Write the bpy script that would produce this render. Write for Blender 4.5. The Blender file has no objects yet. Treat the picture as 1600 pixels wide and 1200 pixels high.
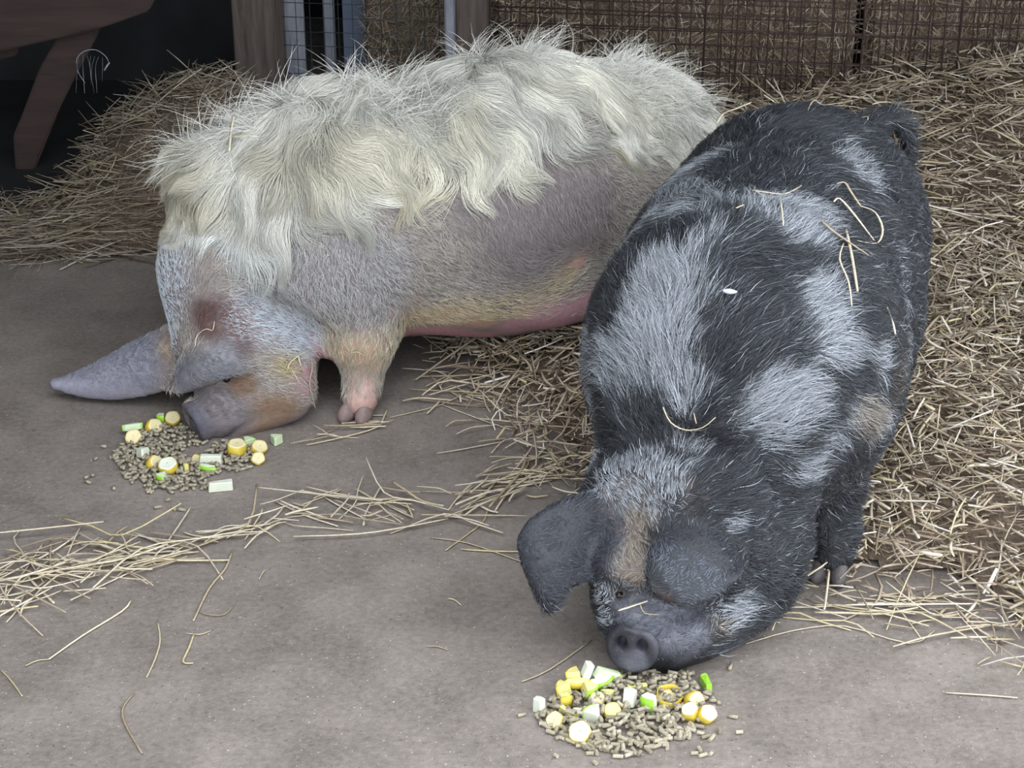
import bpy, bmesh, math, random
import numpy as np
from mathutils import Vector, Matrix
from mathutils.kdtree import KDTree

# ------------------------------------------------------------------ camera, sky, exposure
SC = bpy.context.scene
COL = SC.collection
CAM_H, FPX, PITCH = 2.0, 3000.0, math.radians(25.0)
cam_data = bpy.data.cameras.new('camera')
cam_data.sensor_fit = 'HORIZONTAL'
cam_data.sensor_width = 36.0
cam_data.lens = 36.0 * FPX / 1600.0
cam_data.clip_start = 0.05
cam_data.clip_end = 200.0
cam = bpy.data.objects.new('camera', cam_data)
COL.objects.link(cam)
cam.location = (0, 0, CAM_H)
cam.rotation_euler = (math.radians(90) - PITCH, 0, 0)
SC.camera = cam

SC.view_settings.view_transform = 'Standard'
SC.view_settings.look = 'None'
SC.view_settings.gamma = 1.0
SC.view_settings.use_curve_mapping = False
SC.view_settings.exposure = 2.2

world = bpy.data.worlds.new('overcast_sky')
SC.world = world
world.use_nodes = True
_n = world.node_tree.nodes
_bg = _n.get('Background') or _n.new('ShaderNodeBackground')
_bg.inputs['Color'].default_value = (0.88, 0.94, 1.0, 1)      # even overcast daylight
_bg.inputs['Strength'].default_value = 1.0
SC.cycles.max_bounces = 6
SC.cycles.diffuse_bounces = 3
SC.cycles.glossy_bounces = 2
SC.cycles.transmission_bounces = 2
SC.cycles.transparent_max_bounces = 6
SC.cycles.caustics_reflective = False
SC.cycles.caustics_refractive = False
SC.cycles.use_denoising = True
try:
    SC.cycles_curves.shape = 'RIBBONS'
except Exception:
    pass

rng = np.random.default_rng(7)
random.seed(7)

# ------------------------------------------------------------------ helpers
_c, _s = math.cos(PITCH), math.sin(PITCH)
def ray(u, v):
    """direction of the photograph's line of sight through pixel (u, v)"""
    x = (u - 800) / FPX; y = (600 - v) / FPX
    return Vector((x, _c + y * _s, -_s + y * _c))
def at_y(u, v, Y):
    d = ray(u, v); return Vector((0, 0, CAM_H)) + d * (Y / d.y)
def at_z(u, v, Z=0.0):
    d = ray(u, v); return Vector((0, 0, CAM_H)) + d * ((Z - CAM_H) / d.z)

def lin(r, g, b):
    """8-bit sRGB to linear"""
    f = lambda c: (c / 255 / 12.92) if c / 255 <= 0.04045 else ((c / 255 + 0.055) / 1.055) ** 2.4
    return (f(r), f(g), f(b))

def tag(o, label=None, cat=None, group=None, kind=None):
    if label: o['label'] = label
    if cat: o['category'] = cat
    if group: o['group'] = group
    if kind: o['kind'] = kind
    return o
def link(name, data, parent=None):
    o = bpy.data.objects.new(name, data)
    COL.objects.link(o)
    if parent is not None:
        o.parent = parent
    return o
def empty(name, loc=(0, 0, 0), rz=0.0):
    o = link(name, None)
    o.location = loc; o.rotation_euler = (0, 0, rz)
    o.empty_display_size = 0.05
    return o
def mesh_np(name, verts, faces, mat=None, smooth=False):
    me = bpy.data.meshes.new(name)
    verts = np.asarray(verts, np.float32); faces = np.asarray(faces, np.int32)
    k = faces.shape[1]
    me.vertices.add(len(verts)); me.vertices.foreach_set('co', verts.ravel())
    me.loops.add(faces.size); me.loops.foreach_set('vertex_index', faces.ravel())
    me.polygons.add(len(faces))
    me.polygons.foreach_set('loop_start', np.arange(len(faces), dtype=np.int32) * k)
    me.polygons.foreach_set('loop_total', np.full(len(faces), k, np.int32))
    if smooth:
        me.polygons.foreach_set('use_smooth', np.ones(len(faces), bool))
    me.update(calc_edges=True); me.validate()
    if mat: me.materials.append(mat)
    return me
def bm_mesh(name, bm, mat=None, smooth=False):
    me = bpy.data.meshes.new(name)
    bmesh.ops.recalc_face_normals(bm, faces=bm.faces)
    bm.to_mesh(me); bm.free()
    if smooth:
        for p in me.polygons: p.use_smooth = True
    if mat: me.materials.append(mat)
    return me
def local(o, pts):
    """world points to a parentless object's local space (location + z rotation)"""
    m = Matrix.Translation(o.location) @ Matrix.Rotation(o.rotation_euler.z, 4, 'Z')
    mi = m.inverted()
    return [mi @ Vector(p) for p in pts]

# ---- node helpers
class NT:
    def __init__(self, name):
        self.m = bpy.data.materials.new(name); self.m.use_nodes = True
        self.t = self.m.node_tree; self.n = self.t.nodes; self.l = self.t.links
        self.b = self.n.get('Principled BSDF')
        self.b.inputs['Specular IOR Level'].default_value = 0.25
        self.x = -200
    def new(self, kind, **kw):
        nd = self.n.new(kind); self.x -= 40; nd.location = (self.x, 0)
        for k, v in kw.items():
            if k in nd.inputs.keys(): nd.inputs[k].default_value = v
            else: setattr(nd, k, v)
        return nd
    def link(self, a, b): self.l.new(a, b)
    def coords(self, scale=(1, 1, 1), kind='Object', rot=(0, 0, 0)):
        tc = self.new('ShaderNodeTexCoord'); mp = self.new('ShaderNodeMapping')
        mp.inputs['Scale'].default_value = scale; mp.inputs['Rotation'].default_value = rot
        self.link(tc.outputs[kind], mp.inputs['Vector']); return mp.outputs['Vector']
    def noise(self, vec, scale, detail=4, rough=0.55, dist=0.0):
        nd = self.new('ShaderNodeTexNoise', Scale=scale, Detail=detail, Roughness=rough, Distortion=dist)
        self.link(vec, nd.inputs['Vector']); return nd.outputs['Fac']
    def ramp(self, fac, stops):
        nd = self.new('ShaderNodeValToRGB'); cr = nd.color_ramp
        while len(cr.elements) < len(stops): cr.elements.new(0.5)
        for e, (p, c) in zip(cr.elements, stops):
            e.position = p; e.color = (*c, 1) if len(c) == 3 else c
        self.link(fac, nd.inputs['Fac']); return nd.outputs['Color']
    def mix(self, a, b, fac, mode='MIX'):
        nd = self.new('ShaderNodeMix'); nd.data_type = 'RGBA'; nd.blend_type = mode
        for val, sock in ((fac, nd.inputs[0]), (a, nd.inputs[6]), (b, nd.inputs[7])):
            if hasattr(val, 'is_linked') or isinstance(val, bpy.types.NodeSocket): self.link(val, sock)
            elif isinstance(val, (int, float)): sock.default_value = val
            else: sock.default_value = (*val, 1)
        return nd.outputs[2]
    def math(self, op, a, b=0.0):
        nd = self.new('ShaderNodeMath'); nd.operation = op
        for val, sock in ((a, nd.inputs[0]), (b, nd.inputs[1])):
            if isinstance(val, (int, float)): sock.default_value = val
            else: self.link(val, sock)
        return nd.outputs[0]
    def bump(self, height, strength, dist=0.01):
        nd = self.new('ShaderNodeBump', Strength=strength, Distance=dist)
        self.link(height, nd.inputs['Height']); self.link(nd.outputs['Normal'], self.b.inputs['Normal'])
    def attr(self, name):
        nd = self.new('ShaderNodeAttribute'); nd.attribute_name = name; return nd
    def base(self, sock): self.link(sock, self.b.inputs['Base Color'])
    def rough(self, v): self.b.inputs['Roughness'].default_value = v

def flat_mat(name, col, rough=0.8, var=0.25, scale=20.0, bump=0.0):
    m = NT(name); v = m.coords()
    f = m.noise(v, scale, 5)
    lo = tuple(c * (1 - var) for c in col); hi = tuple(min(1, c * (1 + var)) for c in col)
    m.base(m.ramp(f, [(0.3, lo), (0.7, hi)])); m.rough(rough)
    if bump: m.bump(f, bump)
    return m.m
# ------------------------------------------------------------------ materials of the place
def concrete():
    m = NT('stained_concrete'); v = m.coords()
    big = m.noise(v, 1.1, 5, 0.6, 0.4); mid = m.noise(v, 6.0, 6, 0.65); fine = m.noise(v, 70, 4, 0.7)
    c = m.ramp(big, [(0.30, lin(88, 79, 71)), (0.52, lin(119, 110, 102)), (0.75, lin(142, 132, 124))])
    c = m.mix(c, m.ramp(mid, [(0.30, lin(72, 64, 57)), (0.62, lin(145, 135, 127))]), 0.45)
    c = m.mix(c, m.ramp(fine, [(0.28, lin(56, 49, 47)), (0.70, lin(156, 147, 143))]), 0.28)
    sp = m.noise(v, 170, 2, 0.5)
    c = m.mix(c, lin(205, 198, 194), m.ramp(sp, [(0.69, (0, 0, 0)), (0.73, (0.75, 0.75, 0.75))]))
    dk = m.noise(v, 120, 2, 0.5)
    c = m.mix(c, lin(66, 57, 54), m.ramp(dk, [(0.66, (0, 0, 0)), (0.72, (0.7, 0.7, 0.7))]))
    m.base(c); m.rough(0.72); m.b.inputs['Specular IOR Level'].default_value = 0.3
    m.bump(m.math('ADD', fine, mid), 0.35, 0.006)
    return m.m
def wood(name, lo, hi, scale=(14, 14, 1.2), worn=None):
    m = NT(name); v = m.coords(scale)
    f = m.noise(v, 3.0, 6, 0.65, 0.6); g = m.noise(m.coords((1, 1, 1)), 5, 4)
    c = m.ramp(f, [(0.28, lo), (0.72, hi)])
    if worn: c = m.mix(c, worn, m.ramp(g, [(0.60, (0, 0, 0)), (0.72, (0.55, 0.55, 0.55))]))
    m.base(c); m.rough(0.85); m.bump(f, 0.4, 0.004)
    return m.m
M_CONC = concrete()
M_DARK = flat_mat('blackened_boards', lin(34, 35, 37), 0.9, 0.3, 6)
M_ROOF = flat_mat('dusty_roof_sheet', lin(92, 92, 94), 0.8, 0.2, 4)
M_POST = wood('weathered_dark_post', lin(62, 54, 50), lin(100, 90, 84), worn=lin(140, 134, 132))
M_BENCH = wood('reddish_brown_bench_wood', lin(46, 37, 35), lin(66, 53, 49), (1.2, 10, 10))
M_PALE = wood('flaking_pale_paint', lin(104, 106, 116), lin(142, 144, 152), (6, 6, 2), worn=lin(70, 68, 72))
M_BLUE = flat_mat('dull_blue_grey_sheet', lin(104, 114, 134), 0.6, 0.15, 5)
def wire_mat(name, col):
    m = NT(name); f = m.noise(m.coords(), 30, 3)
    m.base(m.ramp(f, [(0.3, tuple(c * 0.7 for c in col)), (0.7, tuple(c * 1.25 for c in col))]))
    m.b.inputs['Metallic'].default_value = 0.3; m.rough(0.6); return m.m
M_WIRE = wire_mat('rusty_wire', lin(74, 60, 56))
M_WIRE2 = wire_mat('dull_grey_wire', lin(62, 72, 80))
def straw_mat(name, attr=True):
    m = NT(name)
    if attr:
        c = m.attr('tint').outputs['Color']
    else:
        oi = m.new('ShaderNodeObjectInfo')
        c = m.ramp(oi.outputs['Random'], [(0.0, lin(150, 134, 112)), (0.35, lin(190, 176, 152)), (0.7, lin(212, 202, 184)), (1.0, lin(186, 172, 132))])
    f = m.noise(m.coords((1, 1, 1)), 160, 2)
    m.base(m.mix(c, m.ramp(f, [(0.3, (0.62, 0.6, 0.56)), (0.7, (1.1, 1.08, 1.05))]), 0.6, 'MULTIPLY'))
    m.rough(0.6); m.b.inputs['Specular IOR Level'].default_value = 0.25
    return m.m
M_STRAW = straw_mat('straw')
M_STALK = straw_mat('loose_straw', False)
def litter():
    m = NT('matted_straw_litter'); v = m.coords()
    a = m.noise(m.coords((60, 9, 30), rot=(0, 0, 0.5)), 2, 5, 0.7, 0.5); b = m.noise(m.coords((9, 60, 30), rot=(0, 0, 0.3)), 2, 5, 0.7, 0.5)
    f = m.math('MAXIMUM', a, b)
    m.base(m.ramp(f, [(0.42, lin(88, 75, 64)), (0.58, lin(128, 112, 97)), (0.75, lin(166, 150, 131))]))
    m.rough(0.95); m.bump(f, 0.8, 0.02); return m.m
M_LITTER = litter()

# ------------------------------------------------------------------ the shelter
def boxm(name, lo, hi, mat, bev=0.0):
    bm = bmesh.new(); bmesh.ops.create_cube(bm, size=1)
    for v in bm.verts:
        v.co = Vector([(lo[i] + hi[i]) / 2 + v.co[i] * (hi[i] - lo[i]) for i in range(3)])
    if bev: bmesh.ops.bevel(bm, geom=bm.edges[:], offset=bev, segments=2, affect='EDGES')
    return bm_mesh(name, bm, mat)
def struct(name, lo, hi, mat, bev=0.0):
    return tag(link(name, boxm(name, lo, hi, mat, bev)), kind='structure')
struct('floor', (-5, -7, -0.15), (5, 8.4, 0.0), M_CONC)
struct('wall_back', (-2.1, 7.9, 0.0), (3.0, 8.0, 3.2), M_DARK)
struct('wall_left', (-2.0, 0.9, 0.0), (-1.9, 7.9, 3.2), M_DARK)  # out of view; its forward run is added to shade the left side
struct('wall_right', (2.9, 4.6, 0.0), (3.0, 7.9, 3.2), M_DARK)
struct('floor_corner_shade', (-1.9, 5.50, 0.0), (-0.96, 6.95, 0.006), M_DARK)      # dark slab added over the concrete to deepen the corner's shade
struct('ceiling', (-2.1, 3.3, 3.2), (3.0, 8.0, 3.28), M_ROOF)

def fy(x): return 6.50 - 0.14 * (x + 0.76)          # line of the fence across the back
FANG = math.atan(-0.14)
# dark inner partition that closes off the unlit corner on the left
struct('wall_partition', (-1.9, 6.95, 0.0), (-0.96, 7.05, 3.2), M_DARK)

def fence_x(u, v=60):
    """x on the fence plane under pixel column u"""
    d = ray(u, v); t = (6.50 - 0.14 * 0.76) / (d.y + 0.14 * d.x); return d.x * t
def upright(name, u0, u1, dy, depth, top, mat, label, cat, z0=0.0, bev=0.006):
    x0, x1 = fence_x(u0), fence_x(u1); xc = (x0 + x1) / 2; w = (x1 - x0) * 1.01
    o = link(name, boxm(name, (-w / 2, -depth / 2, 0), (w / 2, depth / 2, top - z0), mat, bev))
    o.location = (xc, fy(xc) + dy, z0); o.rotation_euler.z = FANG
    return tag(o, label, cat)
upright('timber_post', 373, 439, 0.0, 0.14, 3.2, M_POST, 'thick dark weathered timber post behind the cream pig, beside the black corner', 'post')
upright('timber_post', 716, 764, 0.0, 0.12, 3.2, M_POST, 'brown timber post behind the cream pig, between two wire mesh panels', 'post')
upright('painted_batten', 436, 469, 0.14, 0.03, 2.0, M_PALE, 'pale painted batten behind the wire, right beside the thick dark post', 'batten')
upright('painted_batten', 697, 714, -0.03, 0.05, 2.0, M_PALE, 'narrow pale batten fixed along the left edge of the brown post', 'batten')
upright('painted_batten', 493, 508, 0.34, 0.05, 2.0, M_PALE, 'thin grimy pale stake standing in the dark gap behind the wire', 'batten')
upright('metal_sheet', 520, 567, 0.42, 0.012, 1.2, M_BLUE, 'dull blue-grey sheet standing on edge behind the left wire panel', 'sheet', bev=0.002)
# mesh panels, every wire its own rod
def rod(me_cache, L, r, mat):
    key = (round(L, 3), r, mat.name)
    if key not in me_cache:
        bm = bmesh.new()
        bmesh.ops.create_cone(bm, cap_ends=True, segments=6, radius1=r, radius2=r, depth=L)
        me_cache[key] = bm_mesh('wire', bm, mat, True)
    return me_cache[key]
_rods = {}
def wire_panel(u0, u1, dy, pitch, r, z0, z1, mat, label, tilt=0.0, jx=0.0, post=None):
    x0, x1 = fence_x(u0), fence_x(u1)
    root = empty('wire_mesh_panel', (x0, fy(x0) + dy, 0), FANG + tilt); tag(root, label, 'wire mesh')
    W = (x1 - x0) / math.cos(FANG)
    nx = int(W / pitch); nz = int((z1 - z0) / pitch)
    for i in range(nx + 1):
        o = link('vertical_wire', rod(_rods, z1 - z0, r, mat), root)
        o.location = (i * pitch + jx, 0, (z0 + z1) / 2); o.rotation_euler = (random.gauss(0, 0.004), random.gauss(0, 0.008), 0)
    for j in range(nz + 1):
        o = link('horizontal_wire', rod(_rods, W, r, mat), root)
        o.location = (W / 2, r * 1.8, z0 + j * pitch); o.rotation_euler = (0, math.pi / 2 + random.gauss(0, 0.002), 0)
    return root
wire_panel(440, 700, 0.03, 0.050, 0.0013, 0.0, 1.2, M_WIRE2, 'grey wire mesh panel between the two timber posts')
wire_panel(766, 1680, 0.0, 0.052, 0.0030, 0.0, 1.25, M_WIRE, 'rusty square wire mesh panel in front, above the black pig')
wire_panel(770, 1660, 0.10, 0.047, 0.0021, 0.0, 1.2, M_WIRE, 'thinner second wire mesh layer close behind the rusty panel', tilt=0.012, jx=0.02)
# slanting bench in the dark corner
def slab(name, px, Yp, depth, mat, parent, bev=0.006):
    pts = [at_y(u, v, Yp) for u, v in px]
    bm = bmesh.new()
    f = [bm.verts.new(p) for p in pts]; b = [bm.verts.new(Vector(p) + Vector((0, depth, 0))) for p in pts]
    bm.faces.new(f); bm.faces.new(b[::-1]); n = len(pts)
    for i in range(n): bm.faces.new((f[i], b[i], b[(i + 1) % n], f[(i + 1) % n]))
    bmesh.ops.recalc_face_normals(bm, faces=bm.faces)
    if bev: bmesh.ops.bevel(bm, geom=bm.edges[:], offset=bev, segments=2, affect='EDGES', clamp_overlap=True)
    for v in bm.verts: v.co -= parent.location
    return link(name, bm_mesh(name, bm, mat), parent)
bench = empty('wooden_bench', (-1.62, 5.95, 0)); tag(bench, 'brown wooden bench with a slanting leg in the dark corner', 'bench')
slab('bench_board', [(-90, -120), (300, -120), (262, -30), (240, 2), (232, 18), (165, 42), (100, 58), (30, 74), (-90, 100)], 5.86, 0.05, M_BENCH, bench)
slab('bench_batten', [(-90, 70), (30, 66), (27, 86), (-10, 97), (-90, 112)], 5.93, 0.05, M_BENCH, bench)
slab('bench_leg', [(100, 40), (158, 36), (148, 62), (112, 130), (88, 180), (52, 271), (24, 275), (20, 212), (32, 185), (60, 110)], 5.92, 0.06, M_BENCH, bench)
# ------------------------------------------------------------------ straw
STRAW_COLS = np.array([lin(190, 175, 155), lin(170, 154, 135), lin(212, 201, 184), lin(146, 129, 112), lin(190, 176, 144), lin(230, 222, 210), lin(122, 105, 91)], np.float32)
def stalks_mesh(name, C, yaw, pitch, L, w, bend, cols, mat, rolls=None):
    """many flattened, slightly bent straw stalks in one mesh"""
    n = len(C); C = np.asarray(C, np.float32)
    d = np.stack([np.cos(yaw) * np.cos(pitch), np.sin(yaw) * np.cos(pitch), np.sin(pitch)], 1)
    s = np.stack([-np.sin(yaw), np.cos(yaw), np.zeros(n)], 1)
    u = np.cross(d, s)
    ro = rng.uniform(-1.2, 1.2, n) if rolls is None else rolls
    a = s * np.cos(ro)[:, None] + u * np.sin(ro)[:, None]; b = -s * np.sin(ro)[:, None] + u * np.cos(ro)[:, None]
    bd = rng.normal(0, 1, (n, 1)) * s + rng.normal(0, 0.5, (n, 1)) * u
    rings = []
    for t in (-0.5, -0.12, 0.2, 0.5):
        p = C + d * (L * t)[:, None] + bd * (bend * L * (0.25 - t * t))[:, None]
        ww = (w * (1.0 if abs(t) < 0.4 else 0.75))[:, None]
        for e, f in ((1, 0), (0, 0.45), (-1, 0), (0, -0.45)):
            rings.append(p + a * ww * e + b * ww * f)
    V = np.stack(rings, 1).reshape(-1, 3)                       # n x 16
    base = (np.arange(n) * 16)[:, None]
    fs = []
    for r in range(3):
        for k in range(4):
            k2 = (k + 1) % 4
            fs.append(np.stack([base[:, 0] + r * 4 + k, base[:, 0] + r * 4 + k2, base[:, 0] + r * 4 + 4 + k2, base[:, 0] + r * 4 + 4 + k], 1))
    fs.append(base + np.array([3, 2, 1, 0])); fs.append(base + np.array([12, 13, 14, 15]))
    F = np.stack(fs, 1).reshape(-1, 4)
    me = mesh_np(name, V, F, mat)
    at = me.attributes.new('tint', 'FLOAT_COLOR', 'POINT')
    c4 = np.ones((n, 4), np.float32); c4[:, :3] = cols
    at.data.foreach_set('color', np.repeat(c4, 16, 0).ravel())
    return me
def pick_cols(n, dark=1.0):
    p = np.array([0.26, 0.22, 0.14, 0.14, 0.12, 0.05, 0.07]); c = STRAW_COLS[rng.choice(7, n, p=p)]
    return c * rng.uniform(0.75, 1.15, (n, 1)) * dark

BED = np.array([(-.20, 4.36), (-.05, 4.12), (.07, 3.78), (.16, 3.70), (.40, 3.45), (.47, 3.27), (.60, 3.30), (.84, 3.26), (.93, 3.05), (1.25, 2.80), (2.8, 2.6), (2.8, 6.35), (-.8, 6.55), (-.6, 5.2), (-.22, 4.75)])
def sdist(poly, P):
    """signed distance to a polygon, positive inside"""
    P = np.asarray(P, float); n = len(poly); dm = np.full(len(P), 1e9); ins = np.zeros(len(P), bool)
    for i in range(n):
        a = poly[i]; b = poly[(i + 1) % n]; ab = b - a
        t = np.clip(((P - a) @ ab) / (ab @ ab), 0, 1)
        dm = np.minimum(dm, np.hypot(*(P - a - t[:, None] * ab).T))
        c = ((a[1] > P[:, 1]) != (b[1] > P[:, 1])) & (P[:, 0] < (b[0] - a[0]) * (P[:, 1] - a[1]) / (b[1] - a[1] + 1e-12) + a[0])
        ins ^= c
    return np.where(ins, dm, -dm)
sm = lambda x: np.clip(x, 0, 1) ** 2 * (3 - 2 * np.clip(x, 0, 1))
def wob(x, y): return 0.5 + 0.25 * (np.sin(x * 9.1 + y * 4.3) + np.sin(y * 11.7 - x * 6.1 + 1.3))
def bed_h(P):
    x, y = P[:, 0], P[:, 1]
    d = sdist(BED, P)
    h = 0.035 * sm(d / 0.40) * (0.6 + 0.8 * wob(x, y))
    df = 6.50 - 0.14 * (x + 0.76) - y
    h += (0.07 + 0.13 * sm((x - 0.7) / 0.9)) * sm(1 - df / 1.5) * (0.85 + 0.3 * wob(x * 1.3, y))
    h += 0.06 * sm((x - 1.1) / 0.8) * sm(d / 0.5)
    return np.where(d > 0, h, 0.0), d
# matted litter under the loose stalks
gx, gy = np.meshgrid(np.arange(-0.9, 2.82, 0.03), np.arange(2.6, 6.6, 0.03), indexing='ij')
GP = np.stack([gx.ravel(), gy.ravel()], 1); gh, gd = bed_h(GP)
nx_, ny_ = gx.shape
vid = np.arange(nx_ * ny_).reshape(nx_, ny_)
q = np.stack([vid[:-1, :-1], vid[1:, :-1], vid[1:, 1:], vid[:-1, 1:]], -1).reshape(-1, 4)
keep = (gd[q] > 0.10).all(1)
gv = np.column_stack([GP, gh + 0.004 + rng.normal(0, 0.002, len(gh))])
used = np.unique(q[keep]); remap = np.full(len(gv), -1); remap[used] = np.arange(len(used))
bed = link('straw_bedding', mesh_np('straw_bedding', gv[used], remap[q[keep]], M_LITTER, True))
tag(bed, 'thick brown-gold straw bedding under the black pig, heaped against the wire mesh', 'straw', kind='stuff')
# loose stalks on it (part of the same bed)
def scatter_bed(n, xr, yr, lmin, lmax, wr, up=0.03):
    P = np.column_stack([rng.uniform(*xr, n), rng.uniform(*yr, n)])
    h, d = bed_h(P)
    ok = d > rng.uniform(-0.05, 0.12, n); P, h = P[ok], h[ok]; m = len(P)
    L = np.exp(rng.uniform(math.log(lmin), math.log(lmax), m))
    pit = rng.normal(0, 0.24, m) + np.where(rng.random(m) < 0.06, rng.uniform(-0.7, 0.7, m), 0)
    z = h + 0.006 + np.abs(rng.normal(0, up, m)) * np.clip(sdist(BED, P) / 0.12, 0.15, 1) + np.abs(np.sin(pit)) * L * 0.42
    return np.column_stack([P, z]), rng.uniform(0, math.tau, m), pit, L, rng.uniform(*wr, m)
parts_ = [scatter_bed(15000, (-0.3, 1.7), (2.7, 5.0), 0.025, 0.13, (0.0014, 0.0042)),
          scatter_bed(13500, (-0.6, 1.9), (4.4, 6.6), 0.03, 0.17, (0.0014, 0.0042)),
          scatter_bed(420, (-0.2, 1.7), (2.8, 6.0), 0.16, 0.34, (0.0016, 0.0030), 0.04)]
A = [np.concatenate(z) for z in zip(*parts_)]
n = len(A[0])
cols = pick_cols(n)
st = link('bedding_stalks', stalks_mesh('bedding_stalks', A[0], A[1], A[2], A[3], A[4], rng.uniform(0, 0.5, n), cols, M_STRAW), bed)
st['kind'] = 'stuff'
# straw packed behind the wire
def straw_bale(u0, u1, dy, depth, h, n, label, dark=0.75):
    x0, x1 = fence_x(u0), fence_x(u1); xc = (x0 + x1) / 2; w = x1 - x0
    o = empty('straw_bale', (xc, fy(xc) + dy + depth / 2, 0), FANG); tag(o, label, 'straw bale')
    bm = bmesh.new(); bmesh.ops.create_grid(bm, x_segments=1, y_segments=1, size=0.5); bm.free()
    core = link('packed_core', boxm('packed_core', (-w / 2, -depth / 2, 0), (w / 2, depth / 2, h), M_LITTER, 0.03), o)
    P = np.column_stack([rng.uniform(-w / 2, w / 2, n), -depth / 2 - np.abs(rng.normal(0, 0.008, n)), rng.uniform(0.01, h, n)])
    yw = rng.choice([0, math.pi], n) + rng.normal(0, 0.35, n)
    s = link('loose_stalks', stalks_mesh('loose_stalks', P, yw * 0.4, rng.uniform(-1.4, 1.4, n), rng.uniform(0.03, 0.13, n), rng.uniform(0.001, 0.0024, n), rng.uniform(0, 0.6, n), pick_cols(n, dark), M_STRAW), o)
    s['kind'] = 'stuff'
    return o
straw_bale(566, 700, 0.30, 0.35, 0.85, 1300, 'brown straw bale seen through the grey wire between the posts', 0.8)
straw_bale(775, 1369, 0.20, 0.40, 0.95, 4000, 'big straw bale behind the rusty mesh, above the cream pig', 1.05)
straw_bale(1377, 1720, 0.20, 0.40, 0.95, 2600, 'big straw bale behind the rusty mesh, at the right edge', 1.05)
# heap in the dark corner on the left
MOUND = np.array([(-1.75, 5.12), (-1.45, 5.08), (-1.05, 5.12), (-0.70, 5.2), (-0.55, 5.6), (-0.65, 6.3), (-1.0, 6.4), (-1.25, 6.0), (-1.45, 5.6), (-1.8, 5.5)])
def mound_h(P):
    d = sdist(MOUND, P); x, y = P[:, 0], P[:, 1]
    r = np.hypot((x + 0.98) / 0.50, (y - 5.80) / 0.62)
    return np.where(d > 0, 0.02 * sm(d / 0.15) + 0.27 * sm(1.1 - r) * (0.9 + 0.2 * wob(x * 2, y * 2)), 0), d
gx, gy = np.meshgrid(np.arange(-1.85, -0.5, 0.025), np.arange(5.0, 6.45, 0.025), indexing='ij')
GP = np.stack([gx.ravel(), gy.ravel()], 1); gh, gd = mound_h(GP)
vid = np.arange(gx.size).reshape(gx.shape)
q = np.stack([vid[:-1, :-1], vid[1:, :-1], vid[1:, 1:], vid[:-1, 1:]], -1).reshape(-1, 4); keep = (gd[q] > 0.03).all(1)
gv = np.column_stack([GP, gh + 0.003]); used = np.unique(q[keep]); remap = np.full(len(gv), -1); remap[used] = np.arange(len(used))
mound = link('straw_heap', mesh_np('straw_heap', gv[used], remap[q[keep]], M_LITTER, True))
tag(mound, 'shadowed straw heap in the dark corner behind the cream pig\'s head', 'straw', kind='stuff')
n = 4200
P = np.column_stack([rng.uniform(-1.85, -0.5, n), rng.uniform(5.05, 6.4, n)]); h_, d_ = mound_h(P); ok = d_ > rng.uniform(-0.04, 0.06, n); P, h_ = P[ok], h_[ok]; n = len(P)
flat_ = P[:, 1] < 5.4
yw = np.where(flat_, rng.normal(0.15, 0.6, n), rng.uniform(0, math.tau, n)); pt = np.where(flat_, rng.normal(0, 0.06, n), rng.normal(0, 0.26, n))
Ls = np.where(flat_, rng.uniform(0.06, 0.24, n), rng.uniform(0.05, 0.2, n))
zz = h_ + 0.006 + np.abs(rng.normal(0, 0.012, n)) + np.abs(np.sin(pt)) * Ls * 0.4
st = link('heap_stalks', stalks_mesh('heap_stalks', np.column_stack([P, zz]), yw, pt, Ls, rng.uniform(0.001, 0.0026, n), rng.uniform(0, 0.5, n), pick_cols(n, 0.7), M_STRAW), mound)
st['kind'] = 'stuff'

# ---- single stalks, each a thing of its own
def stalk_obj(name, pts, w, mat, label=None, group=None, flat=0.5, cat='straw'):
    """a stalk along world points, tapered and flattened"""
    pts = [Vector(p) for p in pts]
    # smooth resample
    if len(pts) == 2: pts = [pts[0], pts[0].lerp(pts[1], 0.5), pts[1]]
    P = []
    for i in range(len(pts) - 1):
        p0 = pts[max(i - 1, 0)]; p1 = pts[i]; p2 = pts[i + 1]; p3 = pts[min(i + 2, len(pts) - 1)]
        for t in (0, 0.33, 0.67):
            P.append(0.5 * ((2 * p1) + (p2 - p0) * t + (2 * p0 - 5 * p1 + 4 * p2 - p3) * t * t + (3 * p1 - p0 - 3 * p2 + p3) * t ** 3))
    P.append(pts[-1])
    org = pts[len(pts) // 2].copy()
    V, F = [], []
    n = len(P)
    for i, p in enumerate(P):
        d = (P[min(i + 1, n - 1)] - P[max(i - 1, 0)]).normalized()
        s = d.cross(Vector((0, 0, 1)))
        s = s.normalized() if s.length > 0.05 else Vector((1, 0, 0))
        u = s.cross(d)
        k = w * (0.65 + 0.35 * math.sin(math.pi * (i + 0.5) / n))
        for e, f in ((1, 0), (0, flat), (-1, 0), (0, -flat)):
            V.append(p + s * k * e + u * k * f - org)
    for i in range(n - 1):
        for k in range(4):
            F.append((i * 4 + k, i * 4 + (k + 1) % 4, i * 4 + 4 + (k + 1) % 4, i * 4 + 4 + k))
    F.append((3, 2, 1, 0)); F.append(tuple(4 * (n - 1) + k for k in range(4)))
    o = link(name, mesh_np(name, V, F, mat)); o.location = org
    return tag(o, label, cat, group)
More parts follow.
